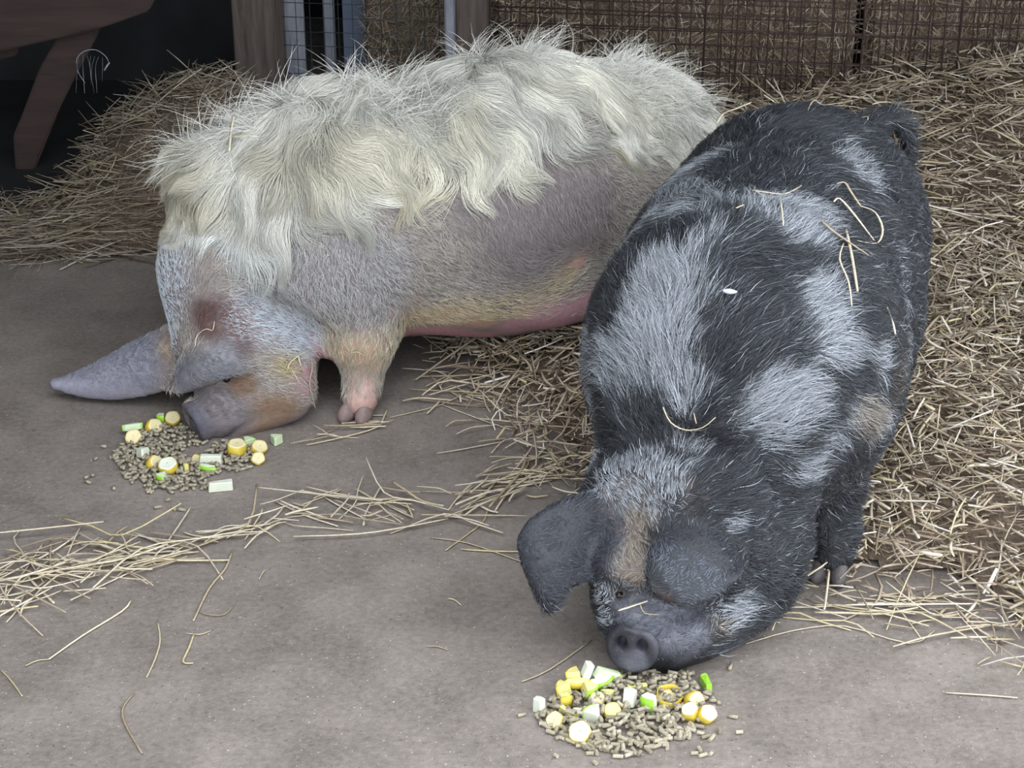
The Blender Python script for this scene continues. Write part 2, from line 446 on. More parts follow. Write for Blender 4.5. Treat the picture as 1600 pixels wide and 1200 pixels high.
# generic loose stalks: a dozen shapes, copied along the bands
protos = []
for i in range(14):
    L = random.uniform(0.07, 0.26); a = random.uniform(-0.3, 0.3); k = random.choice([0, 0, 1])
    pts = [Vector((-L / 2, 0, 0.0)), Vector((-L / 6, L * 0.06 * a, 0.004 * k)), Vector((L / 6, L * 0.12 * a, 0.007 * k)), Vector((L / 2, L * random.uniform(-.35, .35) * (0.3 + k), 0.001))]
    o = stalk_obj('straw_stalk', [p for p in pts], random.uniform(0.0014, 0.0036), M_STALK)
    me = o.data; off = o.location.copy()
    for v in me.vertices: v.co += off
    bpy.data.objects.remove(o); protos.append(me)
def strew(path, n, spread, yaw0, ysp, label, group, zmax=0.012, scale=(0.7, 1.2)):
    path = [at_z(u, v) for u, v in path]
    seg = [(path[i + 1] - path[i]).length for i in range(len(path) - 1)]; tot = sum(seg)
    for _ in range(n):
        t = random.random() * tot; i = 0
        while t > seg[i] and i < len(seg) - 1: t -= seg[i]; i += 1
        d = path[i + 1] - path[i]; p = path[i] + d * (t / max(seg[i], 1e-6))
        p = p + Vector((random.gauss(0, spread), random.gauss(0, spread), 0))
        o = link('straw_stalk', random.choice(protos))
        ya = math.atan2(d.y, d.x) if yaw0 is None else yaw0
        o.location = (p.x, p.y, 0.003 + random.random() * zmax)
        o.rotation_euler = (random.uniform(-0.6, 0.6), random.gauss(0, 0.02), ya + random.gauss(0, ysp) + random.choice([0, math.pi]))
        k = random.uniform(*scale); o.scale = (k, 1, 1)
        tag(o, label, 'straw', group)
G1 = 'loose straw stalks in the band across the concrete'
strew([(-20, 905), (120, 885), (260, 868)], 74, 0.055, None, 0.75, 'pale straw stalk in the loose tangle at the left edge of the concrete', 'straw stalks in the left tangle', 0.02, (0.8, 1.5))
strew([(-20, 960), (60, 930), (140, 880)], 26, 0.04, 0.6, 0.8, 'pale straw stalk in the loose tangle at the left edge of the concrete', 'straw stalks in the left tangle', 0.02)
strew([(200, 870), (330, 850), (470, 810)], 24, 0.022, None, 0.5, 'pale straw stalk in the thin middle stretch of the straw trail', 'straw stalks in the thin stretch')
strew([(450, 815), (590, 790), (720, 800), (800, 770)], 54, 0.035, None, 0.65, 'pale straw stalk in the bundle between the feed piles and the straw bed', 'straw stalks in the middle bundle', 0.018)
strew([(760, 770), (850, 745), (900, 735)], 30, 0.035, None, 0.4, 'pale straw stalk where the trail joins the bed by the black pig', 'straw stalks at the trail end', 0.02)
strew([(480, 690), (560, 680), (600, 650)], 9, 0.02, 0.2, 0.4, 'pale straw stalk lying around the cream pig\'s front hoof', 'straw stalks at the cream pig\'s hoof')
strew([(690, 600), (760, 640), (800, 690), (860, 760)], 36, 0.05, 0.2, 0.7, 'pale straw stalk on the fraying edge of the bed under the cream pig', 'straw stalks on the bed edge')
strew([(1190, 970), (1300, 960), (1450, 950), (1560, 1000)], 34, 0.035, 0.0, 0.45, 'pale straw stalk on the bed edge in front of the black pig\'s hoof', 'straw stalks by the black hoof')
def lay(px, w, label, z=0.004, arch=0.0):
    n = len(px)
    pts = [at_z(u, v, z + arch * math.sin(math.pi * i / (n - 1))) for i, (u, v) in enumerate(px)]
    return stalk_obj('straw_stalk', pts, w, M_STALK, label)
lay([(-10, 833), (60, 826), (162, 815)], 0.0032, 'long straight pale straw lying above the tangle at the left edge', 0.02)
lay([(76, 1030), (130, 992), (190, 955), (204, 938)], 0.0030, 'long bent straw lying alone below the left tangle')
lay([(362, 862), (352, 888), (326, 920), (302, 970)], 0.0030, 'kinked straw pointing down from the trail on the left')
lay([(246, 970), (250, 1000), (242, 1030), (229, 1058)], 0.0020, 'thin curving straw wisp on bare concrete below the trail')
lay([(303, 990), (295, 1012), (286, 1034), (302, 1036)], 0.0026, 'flattened straw leaf standing alone near a thin curved wisp')
lay([(290, 989), (312, 991), (330, 985)], 0.0014, 'tiny curled straw wisp touching the flattened straw leaf')
lay([(209, 1083), (192, 1105), (195, 1130), (222, 1177)], 0.0024, 'bent straw near the bottom left corner of the floor')
lay([(311, 955), (325, 960), (350, 960), (365, 945)], 0.0016, 'short curled straw wisp beneath the kinked straw')
lay([(815, 1065), (860, 1045), (924, 1000)], 0.0022, 'thin twig-like straw pointing at the black pig\'s snout')
lay([(1478, 1082), (1540, 1086), (1590, 1090)], 0.0024, 'straight straw lying alone at the right edge of the floor')
lay([(430, 783), (480, 806), (528, 822)], 0.0034, 'thick pale straw crossing the trail at a slant')
lay([(458, 838), (560, 834), (640, 822), (700, 810)], 0.0030, 'long pale straw along the lower side of the middle bundle', 0.012)
lay([(478, 760), (530, 772), (595, 780), (620, 776)], 0.0034, 'broad yellow straw on top of the middle bundle', 0.016)
lay([(676, 840), (730, 848), (800, 872), (822, 880)], 0.0022, 'thin straw running toward the black pig\'s swinging ear')
lay([(720, 858), (770, 861), (830, 862)], 0.0032, 'pale flat straw ending under the black pig\'s swinging ear')
lay([(762, 795), (755, 815), (730, 835), (696, 860)], 0.0022, 'curved straw crossing the thin straw near the swinging ear')
lay([(605, 638), (598, 655), (588, 668), (540, 682), (480, 695)], 0.0030, 'long straw bent around the cream pig\'s front hoof', 0.006)
lay([(466, 690), (520, 672), (568, 640)], 0.0016, 'thin straw stretching toward the cream pig\'s chin')
lay([(610, 652), (690, 632), (742, 605)], 0.0018, 'long thin straw on the concrete beneath the cream pig\'s belly')
lay([(690, 632), (750, 655), (800, 672)], 0.0022, 'straw under the belly running down to the bed edge')
lay([(1165, 1006), (1240, 985), (1320, 978), (1420, 1005), (1460, 985)], 0.0018, 'long looping straw wisp at the front edge of the right straw bed')
lay([(1320, 945), (1400, 944), (1530, 943)], 0.0032, 'long straight yellow straw beside the black pig\'s hoof', 0.02)
lay([(1300, 945), (1390, 956), (1440, 958), (1520, 1000)], 0.0030, 'bent yellow straw below the long straight one by the hoof', 0.012)
lay([(1262, 898), (1282, 886), (1300, 876)], 0.0036, 'bright broken straw leaning against the black pig\'s front hoof', 0.04)
lay([(1296, 885), (1292, 920), (1288, 952)], 0.0030, 'upright bright straw in front of the black pig\'s hoof', 0.03)
lay([(1322, 832), (1318, 860), (1290, 880), (1262, 900)], 0.0022, 'arched thin straw curling round the black pig\'s ankle', 0.05)
lay([(1395, 1010), (1460, 992), (1560, 975)], 0.0030, 'broad straw pointing right at the front edge of the bed', 0.012)
lay([(1340, 225), (1400, 190), (1530, 140)], 0.0040, 'long thick straw lying on the heap beside the black tail', 0.12)
lay([(1030, 97), (1050, 120), (1080, 135)], 0.0032, 'thick straw stub leaning on the heap behind the cream rump', 0.14)
for px, lb in (((40, 1040, 76, 1030), 'short straw scrap below the left tangle'), ((0, 1045, 35, 1088), 'straw scrap at the left edge near the bottom'), ((405, 905, 415, 890), 'tiny straw chip on bare floor right of the kinked straw'), ((700, 935, 720, 945), 'tiny curled straw chip in the middle of the bare floor'), ((665, 1010, 700, 1015), 'faint straw scrap on the floor left of the snout')):
    lay([(px[0], px[1]), ((px[0] + px[2]) / 2, (px[1] + px[3]) / 2 - 3), (px[2], px[3])], 0.0016, lb)
# ------------------------------------------------------------------ organic bodies: distance fields turned into one skin
class Field:
    def __init__(self, lo, hi, h):
        self.lo = np.array(lo, np.float32); self.h = h
        n = np.ceil((np.array(hi) - self.lo) / h).astype(int) + 1
        self.n = n
        ax = [self.lo[i] + h * np.arange(n[i], dtype=np.float32) for i in range(3)]
        self.P = np.stack(np.meshgrid(*ax, indexing='ij'), -1)
        self.F = np.full(tuple(n), 9.0, np.float32)
    def box(self, lo, hi):
        a = np.clip(np.floor((np.array(lo) - self.lo) / self.h).astype(int), 0, self.n)
        b = np.clip(np.ceil((np.array(hi) - self.lo) / self.h).astype(int) + 1, 0, self.n)
        return tuple(slice(a[i], b[i]) for i in range(3))
    def _put(self, sl, d, k, sub=False):
        f = self.F[sl]
        if sub:      # smooth subtraction
            d = -d
            hh = np.clip(0.5 - 0.5 * (f - d) / k, 0, 1) if k > 0 else None
            r = f * (1 - hh) + d * hh + k * hh * (1 - hh)
        else:
            hh = np.clip(0.5 + 0.5 * (d - f) / k, 0, 1)
            r = d * (1 - hh) + f * hh - k * hh * (1 - hh)
        self.F[sl] = r
    def ell(self, c, r, yaw=0.0, pitch=0.0, roll=0.0, k=0.05, sub=False):
        """ellipsoid: radii along (forward, side, up)"""
        R = np.array(Matrix.Rotation(yaw, 3, 'Z') @ Matrix.Rotation(pitch, 3, 'Y') @ Matrix.Rotation(roll, 3, 'X'), np.float32)
        c = np.array(c, np.float32); r = np.array(r, np.float32)
        m = r.max() + 1.6 * k + 0.03
        sl = self.box(c - m, c + m)
        q = (self.P[sl] - c) @ R
        k0 = np.linalg.norm(q / r, axis=-1); k1 = np.linalg.norm(q / (r * r), axis=-1) + 1e-6
        self._put(sl, k0 * (k0 - 1) / k1, k, sub)
    def cone(self, a, b, ra, rb, k=0.04, sub=False, flat=None):
        """capsule tapering from ra at a to rb at b"""
        a = np.array(a, np.float32); b = np.array(b, np.float32)
        m = max(ra, rb) + 1.6 * k + 0.03
        sl = self.box(np.minimum(a, b) - m, np.maximum(a, b) + m)
        p = self.P[sl] - a; ab = b - a
        t = np.clip((p @ ab) / (ab @ ab), 0, 1)
        d = np.linalg.norm(p - t[..., None] * ab, axis=-1) - (ra + (rb - ra) * t)
        self._put(sl, d, k, sub)
    def chain(self, pts, radii, k=0.03, sub=False):
        for i in range(len(pts) - 1):
            self.cone(pts[i], pts[i + 1], radii[i], radii[i + 1], k, sub)
    def fold(self, px, r, off=0.0, k=0.03, n=14):
        """a crease pressed into the skin along a pixel polyline"""
        px = np.array(px, float); t = np.linspace(0, len(px) - 1, n)
        us = np.interp(t, range(len(px)), px[:, 0]); vs = np.interp(t, range(len(px)), px[:, 1])
        pts = [self.hit(u, v, off) for u, v in zip(us, vs)]
        rr = [r * math.sin(math.pi * (0.1 + 0.8 * i / (n - 1))) for i in range(n)]
        self.chain(pts, rr, k, sub=True)
    def sheet(self, grid, r, k=0.012, n=36):
        """a curved flap: rows of control points, thickness r (tapering to the edge)"""
        g = np.array([[list(p) for p in row] for row in grid], np.float32)
        def bez(pts, t):
            pts = [p for p in pts]
            while len(pts) > 1:
                pts = [pts[i] * (1 - t) + pts[i + 1] * t for i in range(len(pts) - 1)]
            return pts[0]
        pts = []
        for i in range(n):
            row = bez(g, i / (n - 1))
            for j in range(n):
                pts.append(bez(row, j / (n - 1)))
        pts = np.array(pts, np.float32)
        m = r + 1.6 * k + 0.02
        sl = self.box(pts.min(0) - m, pts.max(0) + m)
        Q = self.P[sl]; d = np.full(Q.shape[:-1], 9.0, np.float32)
        for p in pts:
            e = Q - p; np.minimum(d, np.einsum('...i,...i', e, e), out=d)
        self._put(sl, np.sqrt(d) - r, k)
    def hit(self, u, v, off=0.0):
        """where the line of sight through pixel (u, v) first meets the skin (moved out by off)"""
        d = ray(u, v).normalized(); d = np.array(d, np.float32); o = np.array((0, 0, CAM_H), np.float32)
        t = np.arange(2.5, 6.5, 0.003, dtype=np.float32)
        P = o + t[:, None] * d
        i = np.round((P - self.lo) / self.h).astype(int)
        ok = ((i >= 0) & (i < self.n)).all(1)
        j = np.clip(i, 0, self.n - 1)
        f = np.where(ok, self.F[j[:, 0], j[:, 1], j[:, 2]], 9)
        w = np.argmax(f < 0) if (f < 0).any() else int(np.argmin(f))
        return Vector((P[w] - d * off).tolist())
    def skin(self, smooth=2):
        """surface nets"""
        F = self.F; n = self.n; h = self.h
        S = F < 0
        C = S[:-1, :-1, :-1].astype(np.int8)
        tot = sum(S[i:n[0] - 1 + i, j:n[1] - 1 + j, k:n[2] - 1 + k].astype(np.int8) for i in (0, 1) for j in (0, 1) for k in (0, 1))
        act = (tot > 0) & (tot < 8)
        idx = np.argwhere(act)
        ids = np.full(act.shape, -1, np.int32); ids[act] = np.arange(len(idx))
        acc = np.zeros((len(idx), 3), np.float32); cnt = np.zeros(len(idx), np.float32)
        cor = [(i, j, k) for i in (0, 1) for j in (0, 1) for k in (0, 1)]
        val = {c: F[idx[:, 0] + c[0], idx[:, 1] + c[1], idx[:, 2] + c[2]] for c in cor}
        for c in cor:
            for ax in range(3):
                if c[ax]: continue
                e = list(c); e[ax] = 1; e = tuple(e)
                v0, v1 = val[c], val[e]
                x = (v0 < 0) != (v1 < 0)
                t = v0 / np.where(np.abs(v0 - v1) < 1e-9, 1, v0 - v1)
                p = np.tile(np.array(c, np.float32), (len(idx), 1)); p[:, ax] = t
                acc[x] += p[x]; cnt[x] += 1
        V = self.lo + h * (idx + acc / cnt[:, None])
        faces = []
        for ax in range(3):
            o1, o2 = [(1, 2), (2, 0), (0, 1)][ax]
            a = np.moveaxis(S, ax, 0)
            sl0 = [slice(None)] * 3; sl1 = [slice(None)] * 3
            sl0[ax] = slice(0, -1); sl1[ax] = slice(1, None)
            x = S[tuple(sl0)] != S[tuple(sl1)]
            e = np.argwhere(x)
            ok = (e[:, o1] > 0) & (e[:, o2] > 0) & (e[:, o1] < n[o1] - 1) & (e[:, o2] < n[o2] - 1)
            e = e[ok]
            def cell(d1, d2):
                q = e.copy(); q[:, o1] += d1; q[:, o2] += d2
                return ids[q[:, 0], q[:, 1], q[:, 2]]
            q = np.stack([cell(-1, -1), cell(0, -1), cell(0, 0), cell(-1, 0)], 1)
            ins = S[e[:, 0], e[:, 1], e[:, 2]]
            q[~ins] = q[~ins][:, ::-1]
            faces.append(q)
        Q = np.concatenate(faces)
        Q = Q[(Q >= 0).all(1)]
        for _ in range(smooth):
            A = np.zeros_like(V); cn = np.zeros(len(V), np.float32)
            for a, b in ((0, 1), (1, 2), (2, 3), (3, 0)):
                np.add.at(A, Q[:, a], V[Q[:, b]]); np.add.at(A, Q[:, b], V[Q[:, a]])
                np.add.at(cn, Q[:, a], 1); np.add.at(cn, Q[:, b], 1)
            V = 0.5 * V + 0.5 * A / np.maximum(cn, 1)[:, None]
        return V, Q
# ------------------------------------------------------------------ the black and silver pig (facing the camera)
def yawof(x, y): return math.atan2(y, x)
Y = at_y
def black_body():
    F = Field((-0.02, 2.84, -0.02), (1.12, 4.62, 0.90), 0.0075)
    hd = yawof(-0.36, -0.93)
    # trunk: rump, barrel, shoulders, hump
    F.ell((0.64, 4.10, 0.445), (0.34, 0.295, 0.30), hd, k=0.02)
    F.ell((0.55, 3.82, 0.41), (0.40, 0.322, 0.335), hd, k=0.08)
    F.ell((0.47, 3.53, 0.42), (0.32, 0.315, 0.33), hd, k=0.08)
    F.ell((0.45, 3.42, 0.43), (0.24, 0.27, 0.29), hd, k=0.08)
    F.ell((0.56, 3.85, 0.26), (0.42, 0.25, 0.18), hd, k=0.10)       # sagging belly
    # hams
    F.ell((0.775, 4.10, 0.30), (0.17, 0.10, 0.24), hd, k=0.06)
    F.ell((0.46, 4.19, 0.30), (0.17, 0.10, 0.24), hd, k=0.06)
    # neck rolls and head hanging to the floor
    F.cone((0.42, 3.36, 0.40), (0.36, 3.22, 0.27), 0.235, 0.165, k=0.07)
    F.cone((0.345, 3.215, 0.26), (0.275, 3.13, 0.165), 0.145, 0.105, k=0.05)
    F.ell((0.445, 3.20, 0.165), (0.15, 0.115, 0.155), hd, k=0.06)       # jowl, the pig's left
    F.ell((0.235, 3.27, 0.20), (0.13, 0.09, 0.15), hd, k=0.06)        # jowl, the pig's right
    F.ell((0.355, 3.125, 0.08), (0.15, 0.10, 0.07), hd, k=0.05)       # lower jaw
    F.ell((0.225, 3.12, 0.13), (0.09, 0.065, 0.10), hd, k=0.05)
    # muzzle and snout disc
    ax = Vector((-0.24, -0.94, -0.02)).normalized()
    c = Y(986, 1016, 2.975)
    s_ = ax.cross(Vector((0, 0, 1))).normalized(); u_ = s_.cross(ax).normalized()
    F.cone((0.275, 3.13, 0.13), tuple(c - ax * 0.085), 0.100, 0.062, k=0.03)
    F.cone(Y(1075, 985, 3.07), Y(1040, 1015, 3.04), 0.062, 0.045, k=0.04)      # lip
    F.cone(c - ax * 0.095, c - ax * 0.055, 0.056, 0.046, k=0.018)
    F.ell(c - ax * 0.014, (0.016, 0.046, 0.048), yawof(ax.x, ax.y), k=0.012)
    for i in range(24):
        a = i / 24 * math.tau
        q = c - ax * 0.012 + s_ * 0.041 * math.cos(a) + u_ * (0.044 * math.sin(a))
        F.cone(q, q + ax * 0.008, 0.0105, 0.008, k=0.005)
    for sx in (-1, 1):
        q = c + s_ * 0.019 * sx + u_ * 0.010 - ax * 0.008
        F.ell(q, (0.03, 0.0105, 0.0145), yawof(ax.x, ax.y), k=0.006, sub=True)
    # brow: a fat pad over the nose, then the deep fold under it
    F.ell(F.hit(990, 885, -0.02), (0.05, 0.075, 0.04), hd, k=0.03)
    F.ell(F.hit(1110, 900, -0.02), (0.05, 0.06, 0.04), hd, k=0.03)
    F.chain([F.hit(948, 920, 0.002), F.hit(975, 928, 0.0), F.hit(1020, 935, 0.004), F.hit(1075, 948, 0.002), F.hit(1140, 928, 0.006)],
            [0.014, 0.022, 0.020, 0.024, 0.014], k=0.020, sub=True)
    F.chain([F.hit(955, 968, 0.004), F.hit(990, 962, 0.004), F.hit(1035, 975, 0.004)], [0.004, 0.006, 0.004], k=0.014, sub=True)
    F.chain([F.hit(950, 985, 0.003), F.hit(990, 976, 0.003), F.hit(1030, 992, 0.003)], [0.003, 0.005, 0.003], k=0.010, sub=True)
    # mouth line and the corner of the mouth
    F.chain([F.hit(1030, 1050, 0.0), F.hit(1070, 1025, 0.0), F.hit(1100, 995, 0.002), F.hit(1092, 975, 0.004)], [0.004, 0.006, 0.007, 0.004], k=0.012, sub=True)
    # rolls on the neck
    F.fold([(1180, 690), (1225, 770), (1228, 860)], 0.010, 0.012, k=0.05)
    F.fold([(935, 700), (1040, 690), (1130, 715)], 0.008, 0.012, k=0.05)
    # ears
    E1 = [[Y(1000, 765, 3.22), Y(990, 820, 3.19), Y(985, 870, 3.18)],
          [Y(900, 765, 3.13), Y(890, 850, 3.05), Y(915, 905, 3.07)],
          [Y(805, 810, 3.09), Y(812, 885, 3.00), Y(890, 898, 3.04)],
          [Y(815, 858, 3.08), Y(836, 930, 3.03), Y(858, 952, 3.03)]]
    F.sheet(E1, 0.0095, k=0.022)
    h = F.hit
    E2 = [[h(1038, 815, -0.03), h(1085, 770, -0.03), h(1160, 850, -0.03)],
          [h(1022, 850, 0.035), h(1085, 825, 0.07), h(1162, 880, 0.035)],
          [h(1016, 890, 0.070), h(1082, 890, 0.105), h(1162, 890, 0.070)],
          [h(1014, 912, 0.080), h(1072, 978, 0.095), h(1152, 900, 0.080)]]
    F.sheet(E2, 0.009, k=0.012)
    # legs
    def leg(top, knee, ank, foot, r):
        F.chain([top, knee, ank], [r[0], r[1], r[2]], k=0.05)
        F.chain([ank, foot], [r[2], r[3]], k=0.03)
    leg((0.615, 3.50, 0.30), (0.637, 3.45, 0.20), (0.650, 3.41, 0.085), (0.650, 3.375, 0.047), (0.085, 0.058, 0.044, 0.043))
    leg((0.33, 3.58, 0.30), (0.31, 3.55, 0.20), (0.30, 3.53, 0.085), (0.295, 3.50, 0.045), (0.085, 0.058, 0.044, 0.046))
    leg((0.79, 4.14, 0.26), (0.815, 4.18, 0.17), (0.805, 4.19, 0.085), (0.79, 4.15, 0.045), (0.095, 0.055, 0.043, 0.045))
    leg((0.49, 4.24, 0.26), (0.49, 4.30, 0.17), (0.48, 4.31, 0.085), (0.47, 4.27, 0.045), (0.095, 0.055, 0.043, 0.045))
    # tail
    F.chain([Y(1345, 205, 4.30), Y(1390, 185, 4.36), Y(1415, 200, 4.36), Y(1422, 250, 4.35)], [0.03, 0.018, 0.014, 0.011], k=0.02)
    return F, F.skin(2)

# ------------------------------------------------------------------ the cream pig (side on, head to the left)
def cream_body():
    F = Field((-1.16, 3.84, -0.02), (0.66, 5.10, 0.90), 0.0075)
    hd = yawof(-0.84, -0.54)
    F.ell((0.26, 4.71, 0.40), (0.30, 0.26, 0.265), hd, k=0.02)
    F.ell((-0.02, 4.54, 0.405), (0.42, 0.325, 0.335), hd, k=0.08)
    F.ell((-0.38, 4.36, 0.405), (0.32, 0.285, 0.305), hd, k=0.08)
    F.ell((0.02, 4.53, 0.25), (0.42, 0.25, 0.16), hd, k=0.08)
    F.ell((-0.40, 4.23, 0.30), (0.15, 0.13, 0.20), hd, k=0.06)       # near shoulder
    F.ell((0.27, 4.48, 0.30), (0.16, 0.10, 0.22), hd, k=0.05)         # near ham
    F.ell((0.13, 4.35, 0.22), (0.14, 0.07, 0.075), hd, k=0.05)
    F.ell((-0.46, 4.37, 0.50), (0.22, 0.16, 0.20), hd, pitch=-0.35, k=0.08)   # crest of the neck
    F.ell(Y(352, 300, 4.25), (0.12, 0.13, 0.13), k=0.07)      # poll
    # neck and hanging head
    F.cone((-0.50, 4.30, 0.42), (-0.655, 4.21, 0.335), 0.245, 0.165, k=0.07)
    F.cone((-0.665, 4.19, 0.33), (-0.675, 4.13, 0.185), 0.150, 0.122, k=0.05)
    F.ell((-0.575, 4.12, 0.175), (0.12, 0.10, 0.115), hd, pitch=0.5, k=0.05)   # jowl
    F.ell((-0.585, 4.26, 0.16), (0.11, 0.08, 0.12), hd, k=0.05)
    # muzzle, lower jaw, snout disc seen nearly edge-on
    ax = Vector((-0.80, -0.50, -0.30)).normalized()
    c = Y(300, 663, 3.995)
    s_ = ax.cross(Vector((0, 0, 1))).normalized(); u_ = s_.cross(ax).normalized()
    F.cone(Y(385, 585, 4.10), c - ax * 0.085, 0.108, 0.066, k=0.04)
    F.cone(Y(440, 612, 4.09), Y(365, 660, 4.05), 0.078, 0.048, k=0.05)
    F.cone(c - ax * 0.10, c - ax * 0.052, 0.060, 0.048, k=0.02)
    F.ell(c - ax * 0.014, (0.016, 0.044, 0.048), yawof(ax.x, ax.y), 0.3, k=0.012)
    for i in range(24):
        a = i / 24 * math.tau
        q = c - ax * 0.012 + s_ * 0.040 * math.cos(a) + u_ * 0.044 * math.sin(a)
        F.cone(q, q + ax * 0.006, 0.011, 0.009, k=0.006)
    for sx in (-1, 1):
        F.ell(c + s_ * 0.017 * sx + u_ * 0.008 - ax * 0.006, (0.02, 0.009, 0.012), yawof(ax.x, ax.y), 0.3, k=0.007, sub=True)
    # wrinkles over the nose, mouth, eye socket
    h = F.hit
    F.chain([h(350, 655, 0.004), h(338, 632, 0.003), h(315, 618, 0.004)], [0.003, 0.006, 0.003], k=0.014, sub=True)
    F.chain([h(372, 650, 0.004), h(362, 620, 0.003), h(335, 605, 0.004)], [0.003, 0.006, 0.003], k=0.014, sub=True)
    F.chain([h(335, 688, 0.0), h(370, 676, 0.0), h(408, 652, 0.002)], [0.004, 0.007, 0.004], k=0.012, sub=True)
    F.ell(h(355, 588, 0.0), (0.018, 0.018, 0.012), k=0.018, sub=True)
    F.fold([(395, 465), (460, 500), (515, 535)], 0.008, 0.010, k=0.05)   # fold behind the cheek
    # flank fold
    F.chain([Y(905, 395, 4.20), Y(860, 440, 4.20), Y(800, 505, 4.185)], [0.012, 0.016, 0.010], k=0.03, sub=True)
    # near ear folded forward over the eye
    E1 = [[h(320, 500, -0.03), h(352, 478, -0.03), h(412, 556, -0.03)],
          [h(296, 540, 0.035), h(335, 520, 0.09), h(402, 570, 0.040)],
          [h(282, 572, 0.045), h(312, 575, 0.11), h(358, 588, 0.065)],
          [h(268, 604, 0.03), h(274, 616, 0.06), h(300, 606, 0.065)]]
    F.sheet(E1, 0.009, k=0.012)
    # far ear flung out to the left
    E2 = [[Y(310, 500, 4.17), Y(300, 545, 4.14), Y(305, 590, 4.12)],
          [Y(215, 515, 4.22), Y(205, 575, 4.12), Y(215, 625, 4.16)],
          [Y(150, 585, 4.24), Y(150, 600, 4.14), Y(160, 632, 4.17)],
          [Y(82, 596, 4.20), Y(80, 600, 4.19), Y(84, 604, 4.19)]]
    F.sheet(E2, 0.0085, k=0.02)
    def leg(top, knee, ank, foot, r):
        F.chain([top, knee, ank], [r[0], r[1], r[2]], k=0.05)
        F.chain([ank, foot], [r[2], r[3]], k=0.03)
    leg((-0.355, 4.20, 0.27), (-0.352, 4.155, 0.17), (-0.352, 4.14, 0.095), (-0.36, 4.11, 0.046), (0.085, 0.060, 0.037, 0.043))
    leg((-0.50, 4.44, 0.27), (-0.515, 4.42, 0.17), (-0.51, 4.41, 0.085), (-0.52, 4.40, 0.045), (0.085, 0.062, 0.045, 0.047))
    leg((0.36, 4.52, 0.26), (0.40, 4.53, 0.17), (0.40, 4.53, 0.085), (0.385, 4.52, 0.045), (0.095, 0.055, 0.043, 0.045))
    leg((0.20, 4.86, 0.26), (0.22, 4.88, 0.17), (0.22, 4.88, 0.085), (0.20, 4.87, 0.045), (0.095, 0.055, 0.043, 0.045))
    return F, F.skin(2)

def make_body(name, VQ, mat, label):
    F, (V, Q) = VQ
    me = mesh_np(name, V, Q, mat, smooth=True)
    o = link(name, me)
    tag(o, label, "pig")
    return o, F, V, Q
# ------------------------------------------------------------------ skin colours and coats
def vnormals(V, Q):
    n = np.cross(V[Q[:, 2]] - V[Q[:, 0]], V[Q[:, 3]] - V[Q[:, 1]])
    N = np.zeros_like(V)
    for k in range(4): np.add.at(N, Q[:, k], n)
    return N / np.maximum(np.linalg.norm(N, axis=1, keepdims=True), 1e-9)
def wob3(P, f=1.0, s=0.0):
    x, y, z = P[:, 0] * f, P[:, 1] * f, P[:, 2] * f
    return (np.sin(x * 31 + y * 17 + s) + np.sin(y * 37 - z * 23 + 1.7 + s) + np.sin(z * 41 + x * 19 + 0.6 * s) + 0.6 * np.sin(x * 83 - z * 71 + s) + 0.6 * np.sin(y * 91 + x * 67)) / 4.2
class Marks:
    """coloured markings that lie on the body: polylines on the skin with a radius"""
    def __init__(self, F, mpp): self.F = F; self.mpp = mpp; self.items = []
    def add(self, px, r, val, a=1.0, soft=0.5):
        if not isinstance(px, list): px = [px]
        self.items.append((np.array([self.F.hit(u, v) for u, v in px], np.float32), r * self.mpp, np.atleast_1d(np.array(val, np.float32)), a, soft))
        return self
    def eval(self, P, base, jit=0.25):
        base = np.atleast_1d(np.array(base, np.float32))
        out = np.tile(base, (len(P), 1)) if base.ndim == 1 else base.copy()
        wj = wob3(P)
        for pts, r, val, a, soft in self.items:
            if len(pts) == 1: d = np.linalg.norm(P - pts[0], axis=1)
            else:
                d = np.full(len(P), 9.0, np.float32)
                for p, q in zip(pts[:-1], pts[1:]):
                    e = q - p; t = np.clip(((P - p) @ e) / (e @ e + 1e-9), 0, 1)
                    d = np.minimum(d, np.linalg.norm(P - p - t[:, None] * e, axis=1))
            x = d / r + jit * wj
            w = a * sm((1 + soft - x) / (2 * soft))
            out = out * (1 - w[:, None]) + val * w[:, None]
        return out
def set_tint(me, C):
    at = me.attributes.new('tint', 'FLOAT_COLOR', 'POINT')
    c4 = np.ones((len(C), 4), np.float32); c4[:, :3] = C; at.data.foreach_set('color', c4.ravel())
def skin_mat(name, rough):
    m = NT(name); c = m.attr('tint').outputs['Color']; f = m.noise(m.coords(), 90, 4); g = m.noise(m.coords((200, 60, 200)), 1, 3)
    m.base(m.mix(c, m.ramp(f, [(0.3, (0.75, 0.74, 0.74)), (0.7, (1.1, 1.1, 1.1))]), 0.7, 'MULTIPLY'))
    m.rough(rough); m.bump(m.math('ADD', f, g), 0.35, 0.004); return m.m
def hair_mat(name, rough, spec):
    m = NT(name); m.base(m.attr('tint').outputs['Color']); m.rough(rough); m.b.inputs['Specular IOR Level'].default_value = spec
    return m.m
def sample(V, Q, N, n):
    T = np.concatenate([Q[:, [0, 1, 2]], Q[:, [0, 2, 3]]])
    a = np.linalg.norm(np.cross(V[T[:, 1]] - V[T[:, 0]], V[T[:, 2]] - V[T[:, 0]]), axis=1)
    i = rng.choice(len(T), n, p=a / a.sum()); t = T[i]
    r1 = np.sqrt(rng.random(n))[:, None]; r2 = rng.random(n)[:, None]
    b = (1 - r1, r1 * (1 - r2), r1 * r2)
    P = sum(b[k] * V[t[:, k]] for k in range(3)); M = sum(b[k] * N[t[:, k]] for k in range(3))
    return P.astype(np.float32), (M / np.linalg.norm(M, axis=1, keepdims=True)).astype(np.float32)
